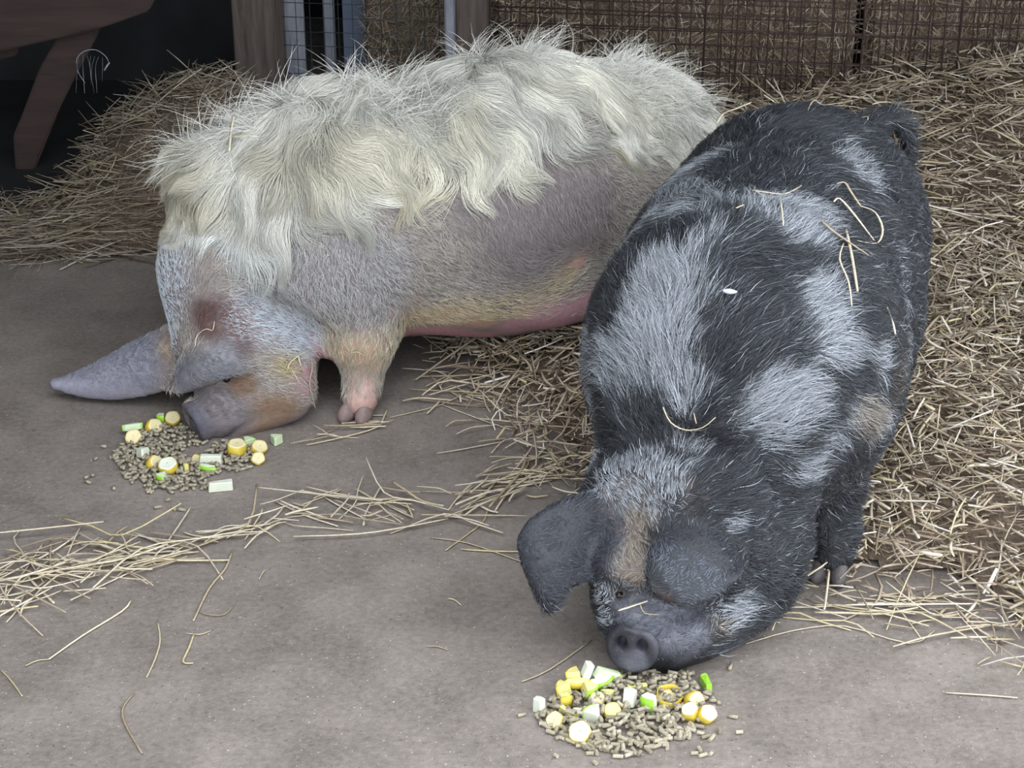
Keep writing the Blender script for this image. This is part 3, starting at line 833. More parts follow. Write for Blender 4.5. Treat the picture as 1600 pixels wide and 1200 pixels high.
class Flow:
    def __init__(self, F, mpp, default): self.F, self.mpp, self.default, self.g = F, mpp, np.array(default, np.float32), []
    def add(self, u0, v0, u1, v1, r=60):
        a, b = self.F.hit(u0, v0), self.F.hit(u1, v1); d = np.array(b - a, np.float32); d /= np.linalg.norm(d) + 1e-9
        self.g.append((np.array(a, np.float32), d, r * self.mpp)); return self
    def eval(self, P, N, jit=0.0):
        D = np.tile(self.default, (len(P), 1)) * 0.22
        for a, d, r in self.g:
            w = np.exp(-((P - a) ** 2).sum(1) / (r * r)); D += w[:, None] * d
        D -= (D * N).sum(1, keepdims=True) * N
        D /= np.linalg.norm(D, axis=1, keepdims=True) + 1e-6
        if jit:
            B = np.cross(N, D); a = rng.normal(0, jit, len(P))[:, None]
            D = D * np.cos(a) + B * np.sin(a)
        return D
def strands(P, N, D, L, K, lift, curl=0.0, droop=0.0, hug=1.6):
    """points of each strand (n, K, 3)"""
    n = len(P); s = np.linspace(0, 1, K, dtype=np.float32)[None, :, None]
    B = np.cross(N, D); L = np.broadcast_to(L, n)[:, None, None]; lift = np.broadcast_to(lift, n)[:, None, None]
    ph = rng.uniform(0, 6.28, (n, 1, 1)); am = rng.normal(0, 1, (n, 1, 1))
    X = P[:, None] + L * s * D[:, None] + N[:, None] * (0.001 + L * (lift * s * (1 - 0.35 * s)) - hug * L * L * s * s * 0.5)
    X = X + B[:, None] * (L * s * s * 0.22 * am)
    if np.any(curl): X = X + B[:, None] * (curl * L * s * np.sin(ph + s * 5.0)) + N[:, None] * (0.4 * curl * L * s * np.cos(ph + s * 5.0))
    X[..., 2] -= droop * (L * s * s)[..., 0]
    return X.astype(np.float32)
def wavy(P, N, D, L, K, lift, turn, seed, hug=3.0, droop=0.0):
    """long strands that follow a winding flow over the body, so neighbours wave together"""
    n = len(P); h = (L / (K - 1))[:, None]; B0 = np.cross(N, D); X = np.empty((n, K, 3), np.float32); p = P + N * 0.001; X[:, 0] = p
    jit = rng.normal(0, 0.10, (n, 1))
    for k in range(1, K):
        x, y, z = p[:, 0], p[:, 1], p[:, 2]
        a = (np.sin(x * 38 + z * 21 + seed) + np.sin(z * 47 - x * 19 + 2 * seed) + 0.7 * np.sin(x * 71 + y * 33 - z * 29 + seed)) / 2.7
        a = (turn * a)[:, None] * min(1.0, 0.35 + k / K) + jit
        d = D * np.cos(a) + B0 * np.sin(a)
        t = k / (K - 1); up = lift[:, None] * (1 - 1.3 * t) - hug * L[:, None] * t
        d = d + N * up; d[:, 2] -= droop * t
        p = p + d / np.linalg.norm(d, axis=1, keepdims=True) * h
        X[:, k] = p
    return X
def clumped(X, P, nc, pull, spread=0.25, extra=None):
    """draw the tips of neighbouring strands together into locks"""
    n = len(P); ci = rng.choice(n, nc, replace=False); C = P[ci]
    kd = KDTree(nc)
    for i in range(nc): kd.insert(C[i].tolist(), i)
    kd.balance()
    near = np.array([kd.find(p)[1] for p in P.tolist()])
    lead = ci[near]; K = X.shape[1]; s = np.linspace(0, 1, K, dtype=np.float32)[None, :, None] ** 1.3
    tgt = X[lead] + (P - P[lead])[:, None] * spread
    if extra is not None:      # each lock waves in its own way
        amp, ph = extra
        tgt = tgt + amp[near][:, None] * s * np.sin(ph[near][:, None, None] + 4.2 * s)
    w = np.clip(s * np.broadcast_to(pull, n)[:, None, None], 0, 0.92)
    return X * (1 - w) + tgt * w, near
def fur_object(name, X, rad, C, mat, parent):
    n, K, _ = X.shape
    hc = bpy.data.hair_curves.new(name)
    hc.add_curves([K] * n)
    hc.attributes['position'].data.foreach_set('vector', X.reshape(-1))
    r = hc.attributes.get('radius') or hc.attributes.new('radius', 'FLOAT', 'POINT')
    taper = (1 - 0.85 * np.linspace(0, 1, K) ** 1.5)[None]
    r.data.foreach_set('value', (np.broadcast_to(rad, n)[:, None] * taper).astype(np.float32).ravel())
    at = hc.attributes.new('tint', 'FLOAT_COLOR', 'CURVE')
    c4 = np.ones((n, 4), np.float32); c4[:, :3] = np.clip(C, 0, 1); at.data.foreach_set('color', c4.ravel())
    hc.materials.append(mat)
    return link(name, hc, parent)
M_HOOF = flat_mat('grey_horn_hoof', lin(84, 78, 78), 0.5, 0.25, 40)
M_EYE = flat_mat('dark_wet_eye', lin(22, 16, 14), 0.12, 0.1, 40)
def claw_mesh(mat):
    bm = bmesh.new(); bmesh.ops.create_uvsphere(bm, u_segments=14, v_segments=10, radius=1)
    for v in bm.verts:
        z = max(v.co.z, -0.75); f = 1 - 0.35 * max(0, v.co.z)
        v.co = Vector((v.co.x * 0.036 * f + 0.010 * (0.5 - z), v.co.y * 0.0215 * f, (z + 0.75) * 0.033))
    return bm_mesh('hoof', bm, mat, True)
M_HOOF2 = flat_mat('pinkish_horn_hoof', lin(124, 106, 102), 0.55, 0.25, 30)
def hooves(parent, feet, hd, CLAW):
    for x, y in feet:
        f = Vector((math.cos(hd), math.sin(hd), 0)); s = Vector((-f.y, f.x, 0))
        for k in (-1, 1):
            o = link('hoof', CLAW, parent); o.location = Vector((x, y, 0.0)) + f * 0.020 + s * 0.020 * k; o.scale = (1.0, 0.95, 0.9)
            o.rotation_euler = (0, 0, hd + 0.12 * k)
def eye(parent, p, r):
    bm = bmesh.new(); bmesh.ops.create_uvsphere(bm, u_segments=16, v_segments=10, radius=r)
    o = link('eye', bm_mesh('eye', bm, M_EYE, True), parent); o.location = p

# ================================================================== black and silver pig
MB_SKIN = skin_mat('slate_pig_skin', 0.5)
bp, BF, BV, BQ = make_body('black_pig', black_body(), MB_SKIN, 'black and silver hairy pig facing the camera, snout down on the feed')
BN = vnormals(BV, BQ)
mk = Marks(BF, 0.00122)
mk.add((985, 1010), 60, lin(46, 46, 52), 1, 0.4).add([(1010, 950), (1060, 980)], 45, lin(104, 104, 112), 1)
mk.add([(985, 790), (990, 900)], 45, lin(118, 108, 106), 0.9).add((1110, 730), 60, lin(74, 62, 60), 0.8)
mk.add([(840, 860), (900, 850)], 70, lin(50, 51, 56), 1).add([(1060, 860), (1110, 900)], 60, lin(48, 49, 54), 1)
mk.add([(970, 925), (1040, 935)], 14, lin(52, 42, 40), 0.9)  # shade of the brow fold, painted into the skin colour
mk.add((992, 1034), 20, lin(96, 96, 104), 0.8)
set_tint(bp.data, mk.eval(BV, lin(32, 32, 35)))
hd_b = yawof(-0.36, -0.93)
hooves(bp, [(0.650, 3.375), (0.295, 3.50), (0.79, 4.15), (0.47, 4.27)], hd_b, claw_mesh(M_HOOF))
eye(bp, BF.hit(968, 930, -0.006), 0.011)
# silver / dark fraction
sv = Marks(BF, 0.00122)
sv.add([(1120, 245), (1030, 330), (990, 380)], 42, 0.55).add([(1050, 300), (1110, 330)], 40, 0.45)
sv.add([(985, 405), (945, 470)], 34, 0.03).add([(1050, 390), (1000, 440)], 26, 0.06)
sv.add([(1060, 420), (1030, 500), (1020, 590)], 66, 0.82).add([(950, 560), (990, 610), (1060, 620)], 42, 0.62)
sv.add([(1070, 375), (1005, 395), (950, 455)], 32, 0.0).add([(935, 440), (925, 490)], 22, 0.05)
sv.add([(1190, 330), (1260, 330), (1240, 370)], 48, 0.6).add([(1290, 220), (1340, 270)], 44, 0.5)
sv.add([(1140, 430), (1220, 430)], 52, 0.10).add([(1150, 520), (1180, 580)], 62, 0.14).add([(1240, 420), (1262, 470)], 22, 0.03)
sv.add([(1265, 470), (1290, 540), (1350, 560)], 42, 0.72).add([(1180, 660), (1240, 620)], 46, 0.8)
sv.add([(1360, 450), (1345, 500)], 34, 0.02).add([(1290, 600), (1340, 590)], 34, 0.03)
sv.add([(1330, 640), (1370, 660)], 30, 0.6).add([(1250, 730), (1280, 690)], 30, 0.55).add([(1190, 690), (1195, 720)], 20, 0.6)
sv.add([(960, 680), (1030, 670)], 38, 0.06).add([(1000, 740), (1000, 800)], 44, 0.6).add([(970, 870), (985, 905)], 30, 0.62)
sv.add([(950, 760), (1050, 760)], 40, 0.62).add([(975, 850), (985, 895)], 36, 0.75)
sv.add([(1100, 700), (1160, 740), (1120, 790)], 52, 0.05).add([(1060, 690), (1090, 700)], 22, 0.45)
sv.add([(1130, 960), (1165, 930)], 26, 0.7).add([(945, 920), (945, 965)], 16, 0.7).add((1145, 818), 18, 0.7)
sv.add([(925, 520), (925, 740)], 16, 0.75).add([(1210, 250), (1290, 170), (1370, 190)], 56, 0.06).add([(1250, 148), (1340, 165)], 20, 0.4)  # last mark paints the sheen on top of the rump as silver hair
sv.add([(1395, 400), (1395, 600)], 22, 0.35).add([(1180, 850), (1220, 920)], 52, 0.06).add([(1310, 720), (1300, 850)], 50, 0.03)
tn = Marks(BF, 0.00122)
tn.add([(1000, 830), (988, 895)], 28, 0.75).add([(1395, 560), (1390, 610)], 24, 0.8).add([(1340, 640), (1360, 650)], 30, 0.6).add([(1120, 985), (1090, 990)], 18, 0.6)
ln = Marks(BF, 0.00122)       # length of the coat
ln.add([(985, 780), (1000, 920)], 90, 0.016).add([(1100, 930), (1200, 850)], 80, 0.016).add([(840, 860), (900, 850)], 80, 0.008).add([(1070, 830), (1090, 920)], 62, 0.008)
ln.add([(1060, 970), (980, 990)], 70, 0.007).add([(1300, 760), (1300, 900)], 60, 0.014).add([(1000, 690), (1100, 690)], 36, 0.032).add([(1380, 190), (1425, 230)], 40, 0.055)
ln.add([(900, 900), (930, 1000)], 20, 0.010)
fl = Flow(BF, 0.00122, (0.36, 0.88, -0.45))
for g in ((1040, 560, 1040, 480), (980, 560, 950, 500), (1000, 440, 1010, 380), (1090, 520, 1140, 470), (1150, 560, 1200, 520), (1060, 330, 1010, 370), (1100, 260, 1050, 300),
          (1200, 250, 1230, 200), (1150, 300, 1160, 240), (1180, 400, 1240, 410), (1250, 330, 1310, 330), (1320, 280, 1370, 330), (1260, 200, 1340, 210), (1270, 500, 1310, 480), (1200, 640, 1250, 600),
          (1330, 560, 1380, 590), (1250, 740, 1290, 720), (1340, 640, 1380, 690), (1000, 660, 1000, 620), (960, 740, 955, 690), (1060, 730, 1080, 690), (1000, 860, 1000, 800), (985, 895, 985, 915),
          (1130, 720, 1170, 690), (1120, 960, 1160, 940), (1200, 850, 1230, 830), (1300, 760, 1305, 820), (1350, 430, 1390, 470), (1290, 160, 1360, 175)):
    fl.add(*g, r=44)
P, N = sample(BV, BQ, BN, 270000)
c_sn = np.array(BF.hit(985, 1018), np.float32)
ok = (np.linalg.norm(P - c_sn, axis=1) > 0.052) & ~((P[:, 2] < 0.05))
P, N = P[ok], N[ok]; n = len(P)
D = fl.eval(P, N, 0.22)
L = ln.eval(P, 0.052, 0.1)[:, 0] * rng.uniform(0.6, 1.25, n)
f = sv.eval(P, 0.11, 0.35)[:, 0]; t = tn.eval(P, 0.0)[:, 0]
f = sm((f + 0.10 * wob3(P, 2.2, 5.0) * (f > 0.12) - 0.06) / 0.80) + 0.025
tone = np.where(rng.random(n) < f * 0.9, rng.uniform(0.35, 1.0, n), np.abs(rng.normal(0, 0.07, n)) + 0.10 * f); light = tone > 0.3
silver = np.array(lin(200, 205, 213)) * rng.uniform(0.5, 1.1, (n, 1)); tan = np.array(lin(170, 150, 118)) * rng.uniform(0.7, 1.1, (n, 1))
dark = np.array(lin(26, 28, 33)) * rng.uniform(0.5, 1.6, (n, 1))
lc = silver * (1 - t[:, None]) + tan * t[:, None]
C = lc * tone[:, None] + dark * (1 - tone[:, None])
ear = Marks(BF, 0.00122).add([(840, 860), (900, 840)], 74, 1.0, 1, 0.2).add([(1060, 865), (1090, 905)], 44, 1.0, 1, 0.15).add([(1000, 970), (1060, 985)], 40, 0.9, 1, 0.3).eval(P, 0.0, 0.05)
ec = Marks(BF, 0.00122).add([(1075, 800), (1100, 850)], 34, lin(46, 42, 43), 1, 0.4).add([(1050, 890), (1100, 910)], 34, lin(84, 88, 97), 1, 0.4).add([(1000, 965), (1070, 985)], 44, lin(98, 100, 110), 1, 0.4).eval(P, lin(62, 64, 71))
C = C * (1 - ear) + ear * ec * rng.uniform(0.4, 1.7, (n, 1))
X = strands(P, N, D, L * np.where(light, 1.12, 1.0), 5, rng.uniform(0.12, 0.5, n), curl=0.05)
X, _ = clumped(X, P, 2600, rng.uniform(0.2, 0.62, n))
X[..., 2] = np.maximum(X[..., 2], 0.003)
fur_object('bristly_coat', X, np.where(light, 0.00046, 0.00056), C, hair_mat('black_silver_hair', 0.5, 0.3), bp)

# ================================================================== cream pig
MC_SKIN = skin_mat('mauve_pig_skin', 0.55)
cp, CF, CV, CQ = make_body('cream_pig', cream_body(), MC_SKIN, 'shaggy cream pig standing side on, head down at the left')
CN = vnormals(CV, CQ)
mp = 0.0015
mk = Marks(CF, mp)
mk.add([(640, 520), (760, 525)], 24, lin(180, 134, 138), 1).add([(820, 510), (900, 490)], 46, lin(178, 138, 145), 1).add([(890, 420), (905, 400)], 22, lin(180, 146, 136), 1)
mk.add([(480, 590), (495, 560)], 34, lin(172, 132, 138), 0.9).add([(650, 495), (760, 500)], 22, lin(190, 152, 128), 0.8).add((640, 480), 30, lin(176, 142, 136), 0.7)
mk.add([(560, 560), (575, 600)], 40, lin(182, 146, 124), 0.9).add([(570, 620), (570, 650)], 36, lin(180, 148, 138), 1)
mk.add([(430, 640), (390, 668)], 34, lin(132, 110, 94), 1).add([(320, 625), (350, 660)], 44, lin(112, 104, 108), 1).add((300, 660), 34, lin(78, 76, 86), 1)
mk.add((266, 545), 24, lin(164, 144, 126), 1).add([(335, 500), (360, 530)], 36, lin(96, 74, 72), 1).add([(290, 585), (340, 570)], 34, lin(116, 114, 120), 1)
mk.add([(200, 560), (110, 600)], 60, lin(132, 130, 142), 1).add((375, 595), 22, lin(120, 96, 80), 0.9)
set_tint(cp.data, mk.eval(CV, lin(130, 119, 119)))
hd_c = yawof(-0.84, -0.54)
hooves(cp, [(-0.36, 4.11), (-0.52, 4.40), (0.385, 4.52), (0.20, 4.87)], yawof(-0.35, -0.93), claw_mesh(M_HOOF2))
eye(cp, CF.hit(354, 592, -0.006), 0.009)
# where the long mane ends on the flank
ax_c = np.array((-0.84, -0.54, 0), np.float32); ax_c /= np.linalg.norm(ax_c)
bl = np.array([CF.hit(u, v) for u, v in ((262, 358), (330, 368), (420, 372), (455, 335), (500, 312), (570, 305), (640, 300), (700, 290), (740, 255), (790, 235), (880, 215), (960, 228), (1010, 238), (1060, 262), (1085, 275))], np.float32)
bs = bl @ ax_c; od = np.argsort(bs)
def mane_edge(P): return np.interp(P @ ax_c, bs[od], bl[od, 2])
fc = Flow(CF, mp, (0.70, 0.45, -0.55))
for g in ((460, 400, 440, 450), (560, 420, 560, 470), (640, 420, 680, 450), (700, 470, 760, 490), (780, 470, 840, 460), (820, 330, 820, 380), (900, 320, 905, 370), (860, 430, 900, 400), (760, 380, 780, 430),
          (380, 470, 430, 480), (440, 500, 490, 520), (400, 560, 450, 560), (420, 610, 470, 610), (350, 640, 400, 640), (270, 470, 265, 420), (300, 460, 310, 410), (560, 560, 560, 600), (600, 540, 570, 580), (480, 470, 500, 520)):
    fc.add(*g, r=60)
P, N = sample(CV, CQ, CN, 150000)
c_sn = np.array(CF.hit(302, 662), np.float32)
edge = mane_edge(P)
pinkz = Marks(CF, mp).add([(650, 528), (760, 530)], 16, 0.05).add([(820, 512), (905, 490)], 42, 0.03).add((895, 412), 16, 0.1).add([(478, 595), (495, 565)], 26, 0.3).add((300, 662), 30, 0.0).add([(560, 625), (575, 650)], 34, 0.45)
dens = pinkz.eval(P, 1.0)[:, 0]
ok = (rng.random(len(P)) < dens) & (np.linalg.norm(P - c_sn, axis=1) > 0.05) & (P[:, 2] > 0.06) & ~((N[:, 2] < -0.5) & (P[:, 2] < 0.2))
P, N = P[ok], N[ok]; n = len(P)
D = fc.eval(P, N, 0.35)
lenm = Marks(CF, mp).add([(340, 510), (300, 590)], 50, 0.011).add([(330, 640), (400, 650)], 60, 0.013).add([(90, 597), (220, 560)], 70, 0.006).add([(262, 460), (250, 540)], 60, 0.012).add([(560, 540), (570, 620)], 60, 0.020)
L = lenm.eval(P, 0.024)[:, 0] * rng.uniform(0.6, 1.3, n)
cm = Marks(CF, mp)
cm.add([(650, 500), (800, 480), (880, 420)], 34, lin(200, 186, 156)).add([(520, 530), (600, 540)], 34, lin(196, 184, 160)).add([(470, 420), (560, 430)], 80, lin(184, 182, 182)).add([(262, 430), (262, 500)], 50, lin(206, 212, 220))
cm.add([(430, 645), (385, 668)], 34, lin(148, 121, 99)).add((262, 545), 26, lin(190, 168, 140)).add([(330, 500), (365, 525)], 34, lin(104, 82, 78)).add([(290, 590), (345, 570)], 34, lin(134, 136, 142)).add([(325, 630), (350, 655)], 40, lin(132, 126, 126))
cm.add([(210, 565), (90, 598)], 60, lin(140, 142, 154)).add((440, 570), 26, lin(206, 190, 150)).add([(780, 300), (900, 330), (820, 380)], 80, lin(152, 143, 143)).add((378, 600), 22, lin(146, 120, 98))
cm.add([(390, 490), (460, 520)], 40, lin(194, 200, 208))
C = cm.eval(P, lin(182, 175, 165)) * rng.uniform(0.5, 1.12, (n, 1))
X = strands(P, N, D, L, 4, rng.uniform(0.15, 0.5, n))
X, _ = clumped(X, P, 4500, rng.uniform(0.1, 0.5, n))
X[..., 2] = np.maximum(X[..., 2], 0.003)
fur_object('short_coat', X, 0.00058, C, hair_mat('grey_cream_hair', 0.5, 0.3), cp)
# the long mane
fm = Flow(CF, mp, (0.72, 0.46, -0.5))
for g in ((430, 245, 370, 300), (340, 300, 300, 370), (300, 370, 280, 420), (360, 370, 345, 430), (420, 330, 420, 400), (480, 290, 540, 335), (560, 220, 640, 265), (640, 250, 595, 320), (560, 310, 620, 345), (700, 200, 760, 255), (690, 290, 650, 325),
          (780, 170, 830, 225), (850, 150, 910, 190), (950, 160, 990, 230), (1030, 180, 1050, 240), (600, 150, 540, 185), (720, 110, 650, 140), (800, 110, 850, 130), (900, 120, 960, 150), (310, 255, 262, 320), (280, 300, 255, 345), (460, 190, 400, 235), (840, 230, 800, 250), (920, 235, 960, 240)):
    fm.add(*g, r=48)
P, N = sample(CV, CQ, CN, 240000)
edge = mane_edge(P)
s_ax = P @ ax_c
gap = Marks(CF, mp).add([(885, 185), (930, 205)], 30, 0.05, 1, 0.35).add([(600, 290), (650, 270), (700, 262)], 24, 0.12, 1, 0.4).add((800, 245), 14, 0.15).add((760, 300), 16, 0.0)
dens = gap.eval(P, 1.0, 0.5)[:, 0]
ok = (P[:, 2] > edge + 0.018 * wob3(P, 0.8, 2.0)) & (rng.random(len(P)) < dens) & (s_ax < bs.max() - 0.0)
P, N = P[ok][:105000], N[ok][:105000]; n = len(P)
D = fm.eval(P, N, 0.12)
up = np.clip((N[:, 2] - 0.55) / 0.4, 0, 1)
lm = Marks(CF, mp).add([(330, 240), (420, 190)], 60, 0.15).add([(275, 300), (320, 270)], 45, 0.11).add([(265, 400), (300, 350)], 60, 0.075).add([(980, 180), (1080, 230)], 70, 0.075)
L = lm.eval(P, 0.165)[:, 0] * rng.uniform(0.6, 1.15, n) * (1 + 0.3 * wob3(P, 0.9, 7.0))
nc = 1100
extra = (np.column_stack([rng.normal(0, 0.012, nc), rng.normal(0, 0.008, nc), rng.normal(0, 0.010, nc)]).astype(np.float32), rng.uniform(0, 6.28, nc).astype(np.float32))
X = wavy(P, N, D, L, 11, 0.35 + 0.35 * up * rng.random(n) + rng.uniform(0, 0.25, n), 1.15, 1.0, hug=2.6, droop=0.12)
X, near = clumped(X, P, nc, rng.uniform(0.4, 1.0, n), 0.17, extra)
cm = Marks(CF, mp)
cm.add([(640, 250), (600, 330), (700, 300)], 40, lin(232, 222, 192)).add([(480, 240), (560, 215)], 50, lin(218, 212, 194)).add([(330, 400), (420, 400)], 60, lin(216, 218, 214)).add([(700, 240), (760, 230)], 50, lin(236, 232, 216))
cm.add([(260, 300), (300, 280)], 60, lin(208, 202, 182)).add([(500, 360), (700, 350)], 20, lin(222, 204, 164)).add([(850, 240), (960, 245)], 16, lin(222, 210, 178)).add([(850, 130), (1000, 160)], 50, lin(230, 226, 212)).add([(560, 240), (700, 170)], 30, lin(226, 220, 202))
cl = rng.uniform(0.56, 1.08, nc)
C = cm.eval(P, lin(222, 219, 209)) * rng.uniform(0.72, 1.02, (n, 1)) * cl[near][:, None]
fur_object('shaggy_mane', X, 0.00056, C, hair_mat('cream_mane_hair', 0.45, 0.3), cp)
# straight wisps standing up along the crest
P, N = sample(CV, CQ, CN, 90000)
ok = (N[:, 2] > 0.5) & (P[:, 2] > mane_edge(P) + 0.08) & (wob3(P, 0.55, 3.0) > 0.22); P, N = P[ok][:1700], N[ok][:1700]; n = len(P)
D = fm.eval(P, N, 1.1)
X = strands(P, N, D, rng.uniform(0.05, 0.12, n), 6, rng.uniform(0.7, 1.6, n), curl=0.08)
fur_object('crest_wisps', X, 0.0006, np.array(lin(214, 212, 204)) * rng.uniform(0.7, 1.05, (n, 1)), hair_mat('cream_wisp_hair', 0.45, 0.3), cp)

# ------------------------------------------------------------------ straw caught on the pigs
def on_pig(F, px, w, label, off=0.042):
    o = stalk_obj('straw_stalk', [F.hit(u, v, off) for u, v in px], w * 1.15, M_STALK, label); return o
for px, w, lb in (([(1176, 297), (1195, 300), (1226, 303), (1252, 290)], 0.0026, 'thick pale straw on the middle of the black pig\'s back'),
        ([(1178, 296), (1190, 304), (1203, 310)], 0.0018, 'short straw fork beside the thick pale straw on the black back'),
        ([(1150, 325), (1162, 320)], 0.0020, 'small yellow straw scrap left of the thick pale straw'),
        ([(1218, 306), (1222, 330), (1224, 352)], 0.0014, 'thin wisp hanging below the thick pale straw on the black back'),
        ([(1308, 287), (1320, 285), (1330, 300), (1345, 322)], 0.0024, 'upper pale straw on the black pig\'s right flank tangle'),
        ([(1303, 315), (1312, 310), (1335, 335), (1366, 376)], 0.0026, 'long yellowish straw slanting through the flank tangle'),
        ([(1345, 322), (1368, 332), (1379, 358), (1370, 380), (1340, 376)], 0.0022, 'looped straw at the right of the flank tangle'),
        ([(1284, 345), (1310, 367), (1357, 399)], 0.0032, 'broadest straw at the bottom of the flank tangle'),
        ([(1322, 358), (1331, 400), (1340, 455)], 0.0026, 'straight straw hanging down from the flank tangle'),
        ([(1318, 380), (1312, 405), (1326, 440), (1331, 478)], 0.0016, 'thin wavy wisp left of the straight hanging straw'),
        ([(1386, 480), (1394, 500), (1399, 522)], 0.0022, 'short crooked straw low on the black pig\'s right side'),
        ([(1036, 636), (1048, 660), (1072, 672), (1098, 668), (1118, 652)], 0.0020, 'curved straw across the nape of the black pig'),
        ([(1120, 193), (1130, 178), (1150, 170), (1174, 160)], 0.0028, 'yellow straw over the black pig\'s rump next to the cream pig'),
        ([(1262, 172), (1272, 156), (1286, 164), (1316, 160)], 0.0018, 'bent pale wisp on top of the black rump'),
        ([(1340, 186), (1356, 182), (1352, 196)], 0.0014, 'tiny curled wisp on the black rump near the tail'),
        ([(1084, 645), (1088, 662)], 0.0012, 'tiny pale scrap beside the nape straw')):
    on_pig(BF, px, w, lb)
on_pig(BF, [(966, 954), (990, 946), (1012, 939)], 0.0030, 'broad straw lying across the black pig\'s nose', 0.012)
on_pig(BF, [(1000, 944), (1008, 958), (1030, 960)], 0.0014, 'thin curled wisp under the straw on the black nose', 0.010)
for px, w, lb, off in (([(358, 236), (361, 205), (366, 178)], 0.0030, 'upright yellow straw stuck in the cream pig\'s neck mane', 0.10),
        ([(364, 212), (378, 212), (397, 203)], 0.0020, 'short straw crossing beside the upright one in the neck mane', 0.09),
        ([(596, 128), (606, 118), (620, 111)], 0.0026, 'pale straw scrap on the crest of the cream pig', 0.05),
        ([(430, 165), (440, 140), (458, 118)], 0.0020, 'thin straw in the mane tuft in front of the thick post', 0.05),
        ([(305, 540), (308, 524), (322, 514), (332, 516), (335, 502)], 0.0013, 'curly straw wisp on the cream pig\'s near ear', 0.014),
        ([(449, 580), (452, 568), (466, 556), (484, 546)], 0.0022, 'yellow straw stuck to the cream pig\'s cheek', 0.016),
        ([(466, 556), (470, 570), (474, 582)], 0.0020, 'short straw prong below the cheek straw', 0.018),
        ([(456, 578), (462, 588), (468, 598)], 0.0018, 'white straw tip hanging from the cream cheek', 0.018),
        ([(484, 548), (488, 575), (484, 600), (494, 640)], 0.0014, 'long thin wisp hanging down the cream jowl', 0.020),
        ([(548, 552), (558, 550), (570, 556)], 0.0014, 'small hooked wisp on the cream pig\'s foreleg', 0.016),
        ([(860, 500), (880, 510), (908, 520)], 0.0016, 'thin straw on the bare pink belly near the black pig', 0.006)):
    on_pig(CF, px, w, lb, off)
# a small pale feather on the black back
def feather():
    m = flat_mat('pale_blue_feather', lin(206, 216, 236), 0.6, 0.08, 60)
    p = BF.hit(1140, 456, 0.03); V, Fc = [], []
    for i in range(7):
        t = i / 6; w = 0.006 * math.sin(math.pi * (0.12 + 0.8 * t)); x = -0.014 + 0.028 * t
        V += [(x, -w, 0.002 * math.sin(t * 3)), (x, 0, 0.004 + 0.003 * math.sin(t * 3)), (x, w, 0.002), (x, 0, 0.001)]
    for i in range(6):
        for k in range(4): Fc.append((i * 4 + k, i * 4 + (k + 1) % 4, i * 4 + 4 + (k + 1) % 4, i * 4 + 4 + k))
    Fc += [(3, 2, 1, 0), (24, 25, 26, 27)]
    o = link('feather', mesh_np('feather', V, Fc, m, True)); o.location = p; o.rotation_euler = (0.7, 0.2, 0.3)
    tag(o, 'small pale blue feather on the black pig\'s shoulder hair', 'feather')
feather()
# frayed twine hanging in the dark corner
M_TWINE = flat_mat('frayed_pale_twine', lin(150, 158, 160), 0.8, 0.2, 60)
tw = empty('frayed_twine', at_y(146, 95, 5.90)); tag(tw, 'pale loop of frayed twine hanging by the bench leg', 'twine')
def twine(px, w, nm):
    o = stalk_obj(nm, [at_y(u, v, 5.90) for u, v in px], w, M_TWINE); o.parent = tw; o.location = o.location - tw.location; del o['category']
twine([(133, 130), (122, 112), (120, 92), (132, 80), (150, 78), (165, 88), (170, 98)], 0.0022, 'loop')
twine([(163, 110), (167, 103), (171, 98)], 0.006, 'knot')
for k in range(7):
    x = 124 + k * 6; twine([(x, 84 + k), (x + random.uniform(-6, 6), 105), (x + random.uniform(-8, 8), 125 + random.uniform(0, 25))], 0.0007, 'fibre')
# ------------------------------------------------------------------ feed: pellets, apple and banana pieces
M_PELLET = None
def pellet_mat():
    m = NT('feed_pellet'); oi = m.new('ShaderNodeObjectInfo')
    c = m.ramp(oi.outputs['Random'], [(0.0, lin(130, 121, 104)), (0.5, lin(154, 145, 126)), (1.0, lin(174, 165, 146))])
    f = m.noise(m.coords(), 500, 3)
    m.base(m.mix(c, m.ramp(f, [(0.3, (0.6, 0.6, 0.58)), (0.7, (1.1, 1.1, 1.08))]), 0.6, 'MULTIPLY')); m.rough(0.85); m.bump(f, 0.3, 0.001)
    return m.m
M_PELLET = pellet_mat()
def pellet_mesh(L, r):
    bm = bmesh.new(); bmesh.ops.create_cone(bm, cap_ends=True, segments=8, radius1=r, radius2=r, depth=L, matrix=Matrix.Rotation(math.pi / 2, 4, 'Y'))
    for v in bm.verts: v.co.x += random.uniform(-0.08, 0.08) * r
    return bm_mesh('feed_pellet', bm, M_PELLET)
PEL = [pellet_mesh(L, 0.0036) for L in (0.008, 0.011, 0.013, 0.016, 0.018)]
def pile(n, outline, heaps, hmax, hole=None):
    """pellet positions inside a pixel outline on the floor, heaped"""
    poly = np.array([[*at_z(u, v).xy] for u, v in outline]); out = []
    lo, hi = poly.min(0), poly.max(0)
    hc = None if hole is None else (np.array(at_z(hole[0], hole[1]).xy), hole[2])
    while len(out) < n:
        p = np.array([random.uniform(lo[0], hi[0]), random.uniform(lo[1], hi[1])])
        d = sdist(poly, p[None])[0]
        if d < 0 or (random.random() > 0.25 + d / 0.03): continue
        if hc is not None and np.hypot(*(p - hc[0])) < hc[1] * random.uniform(0.7, 1.1): continue
        z = 0.0045 + random.random() ** 1.5 * hmax * min(1, d / 0.05)
        out.append((p[0], p[1], z))
    return out
FRONT = [(830, 1118), (870, 1085), (930, 1060), (985, 1050), (1060, 1046), (1105, 1060), (1118, 1110), (1095, 1150), (1050, 1165), (1005, 1190), (940, 1190), (880, 1165), (845, 1140)]
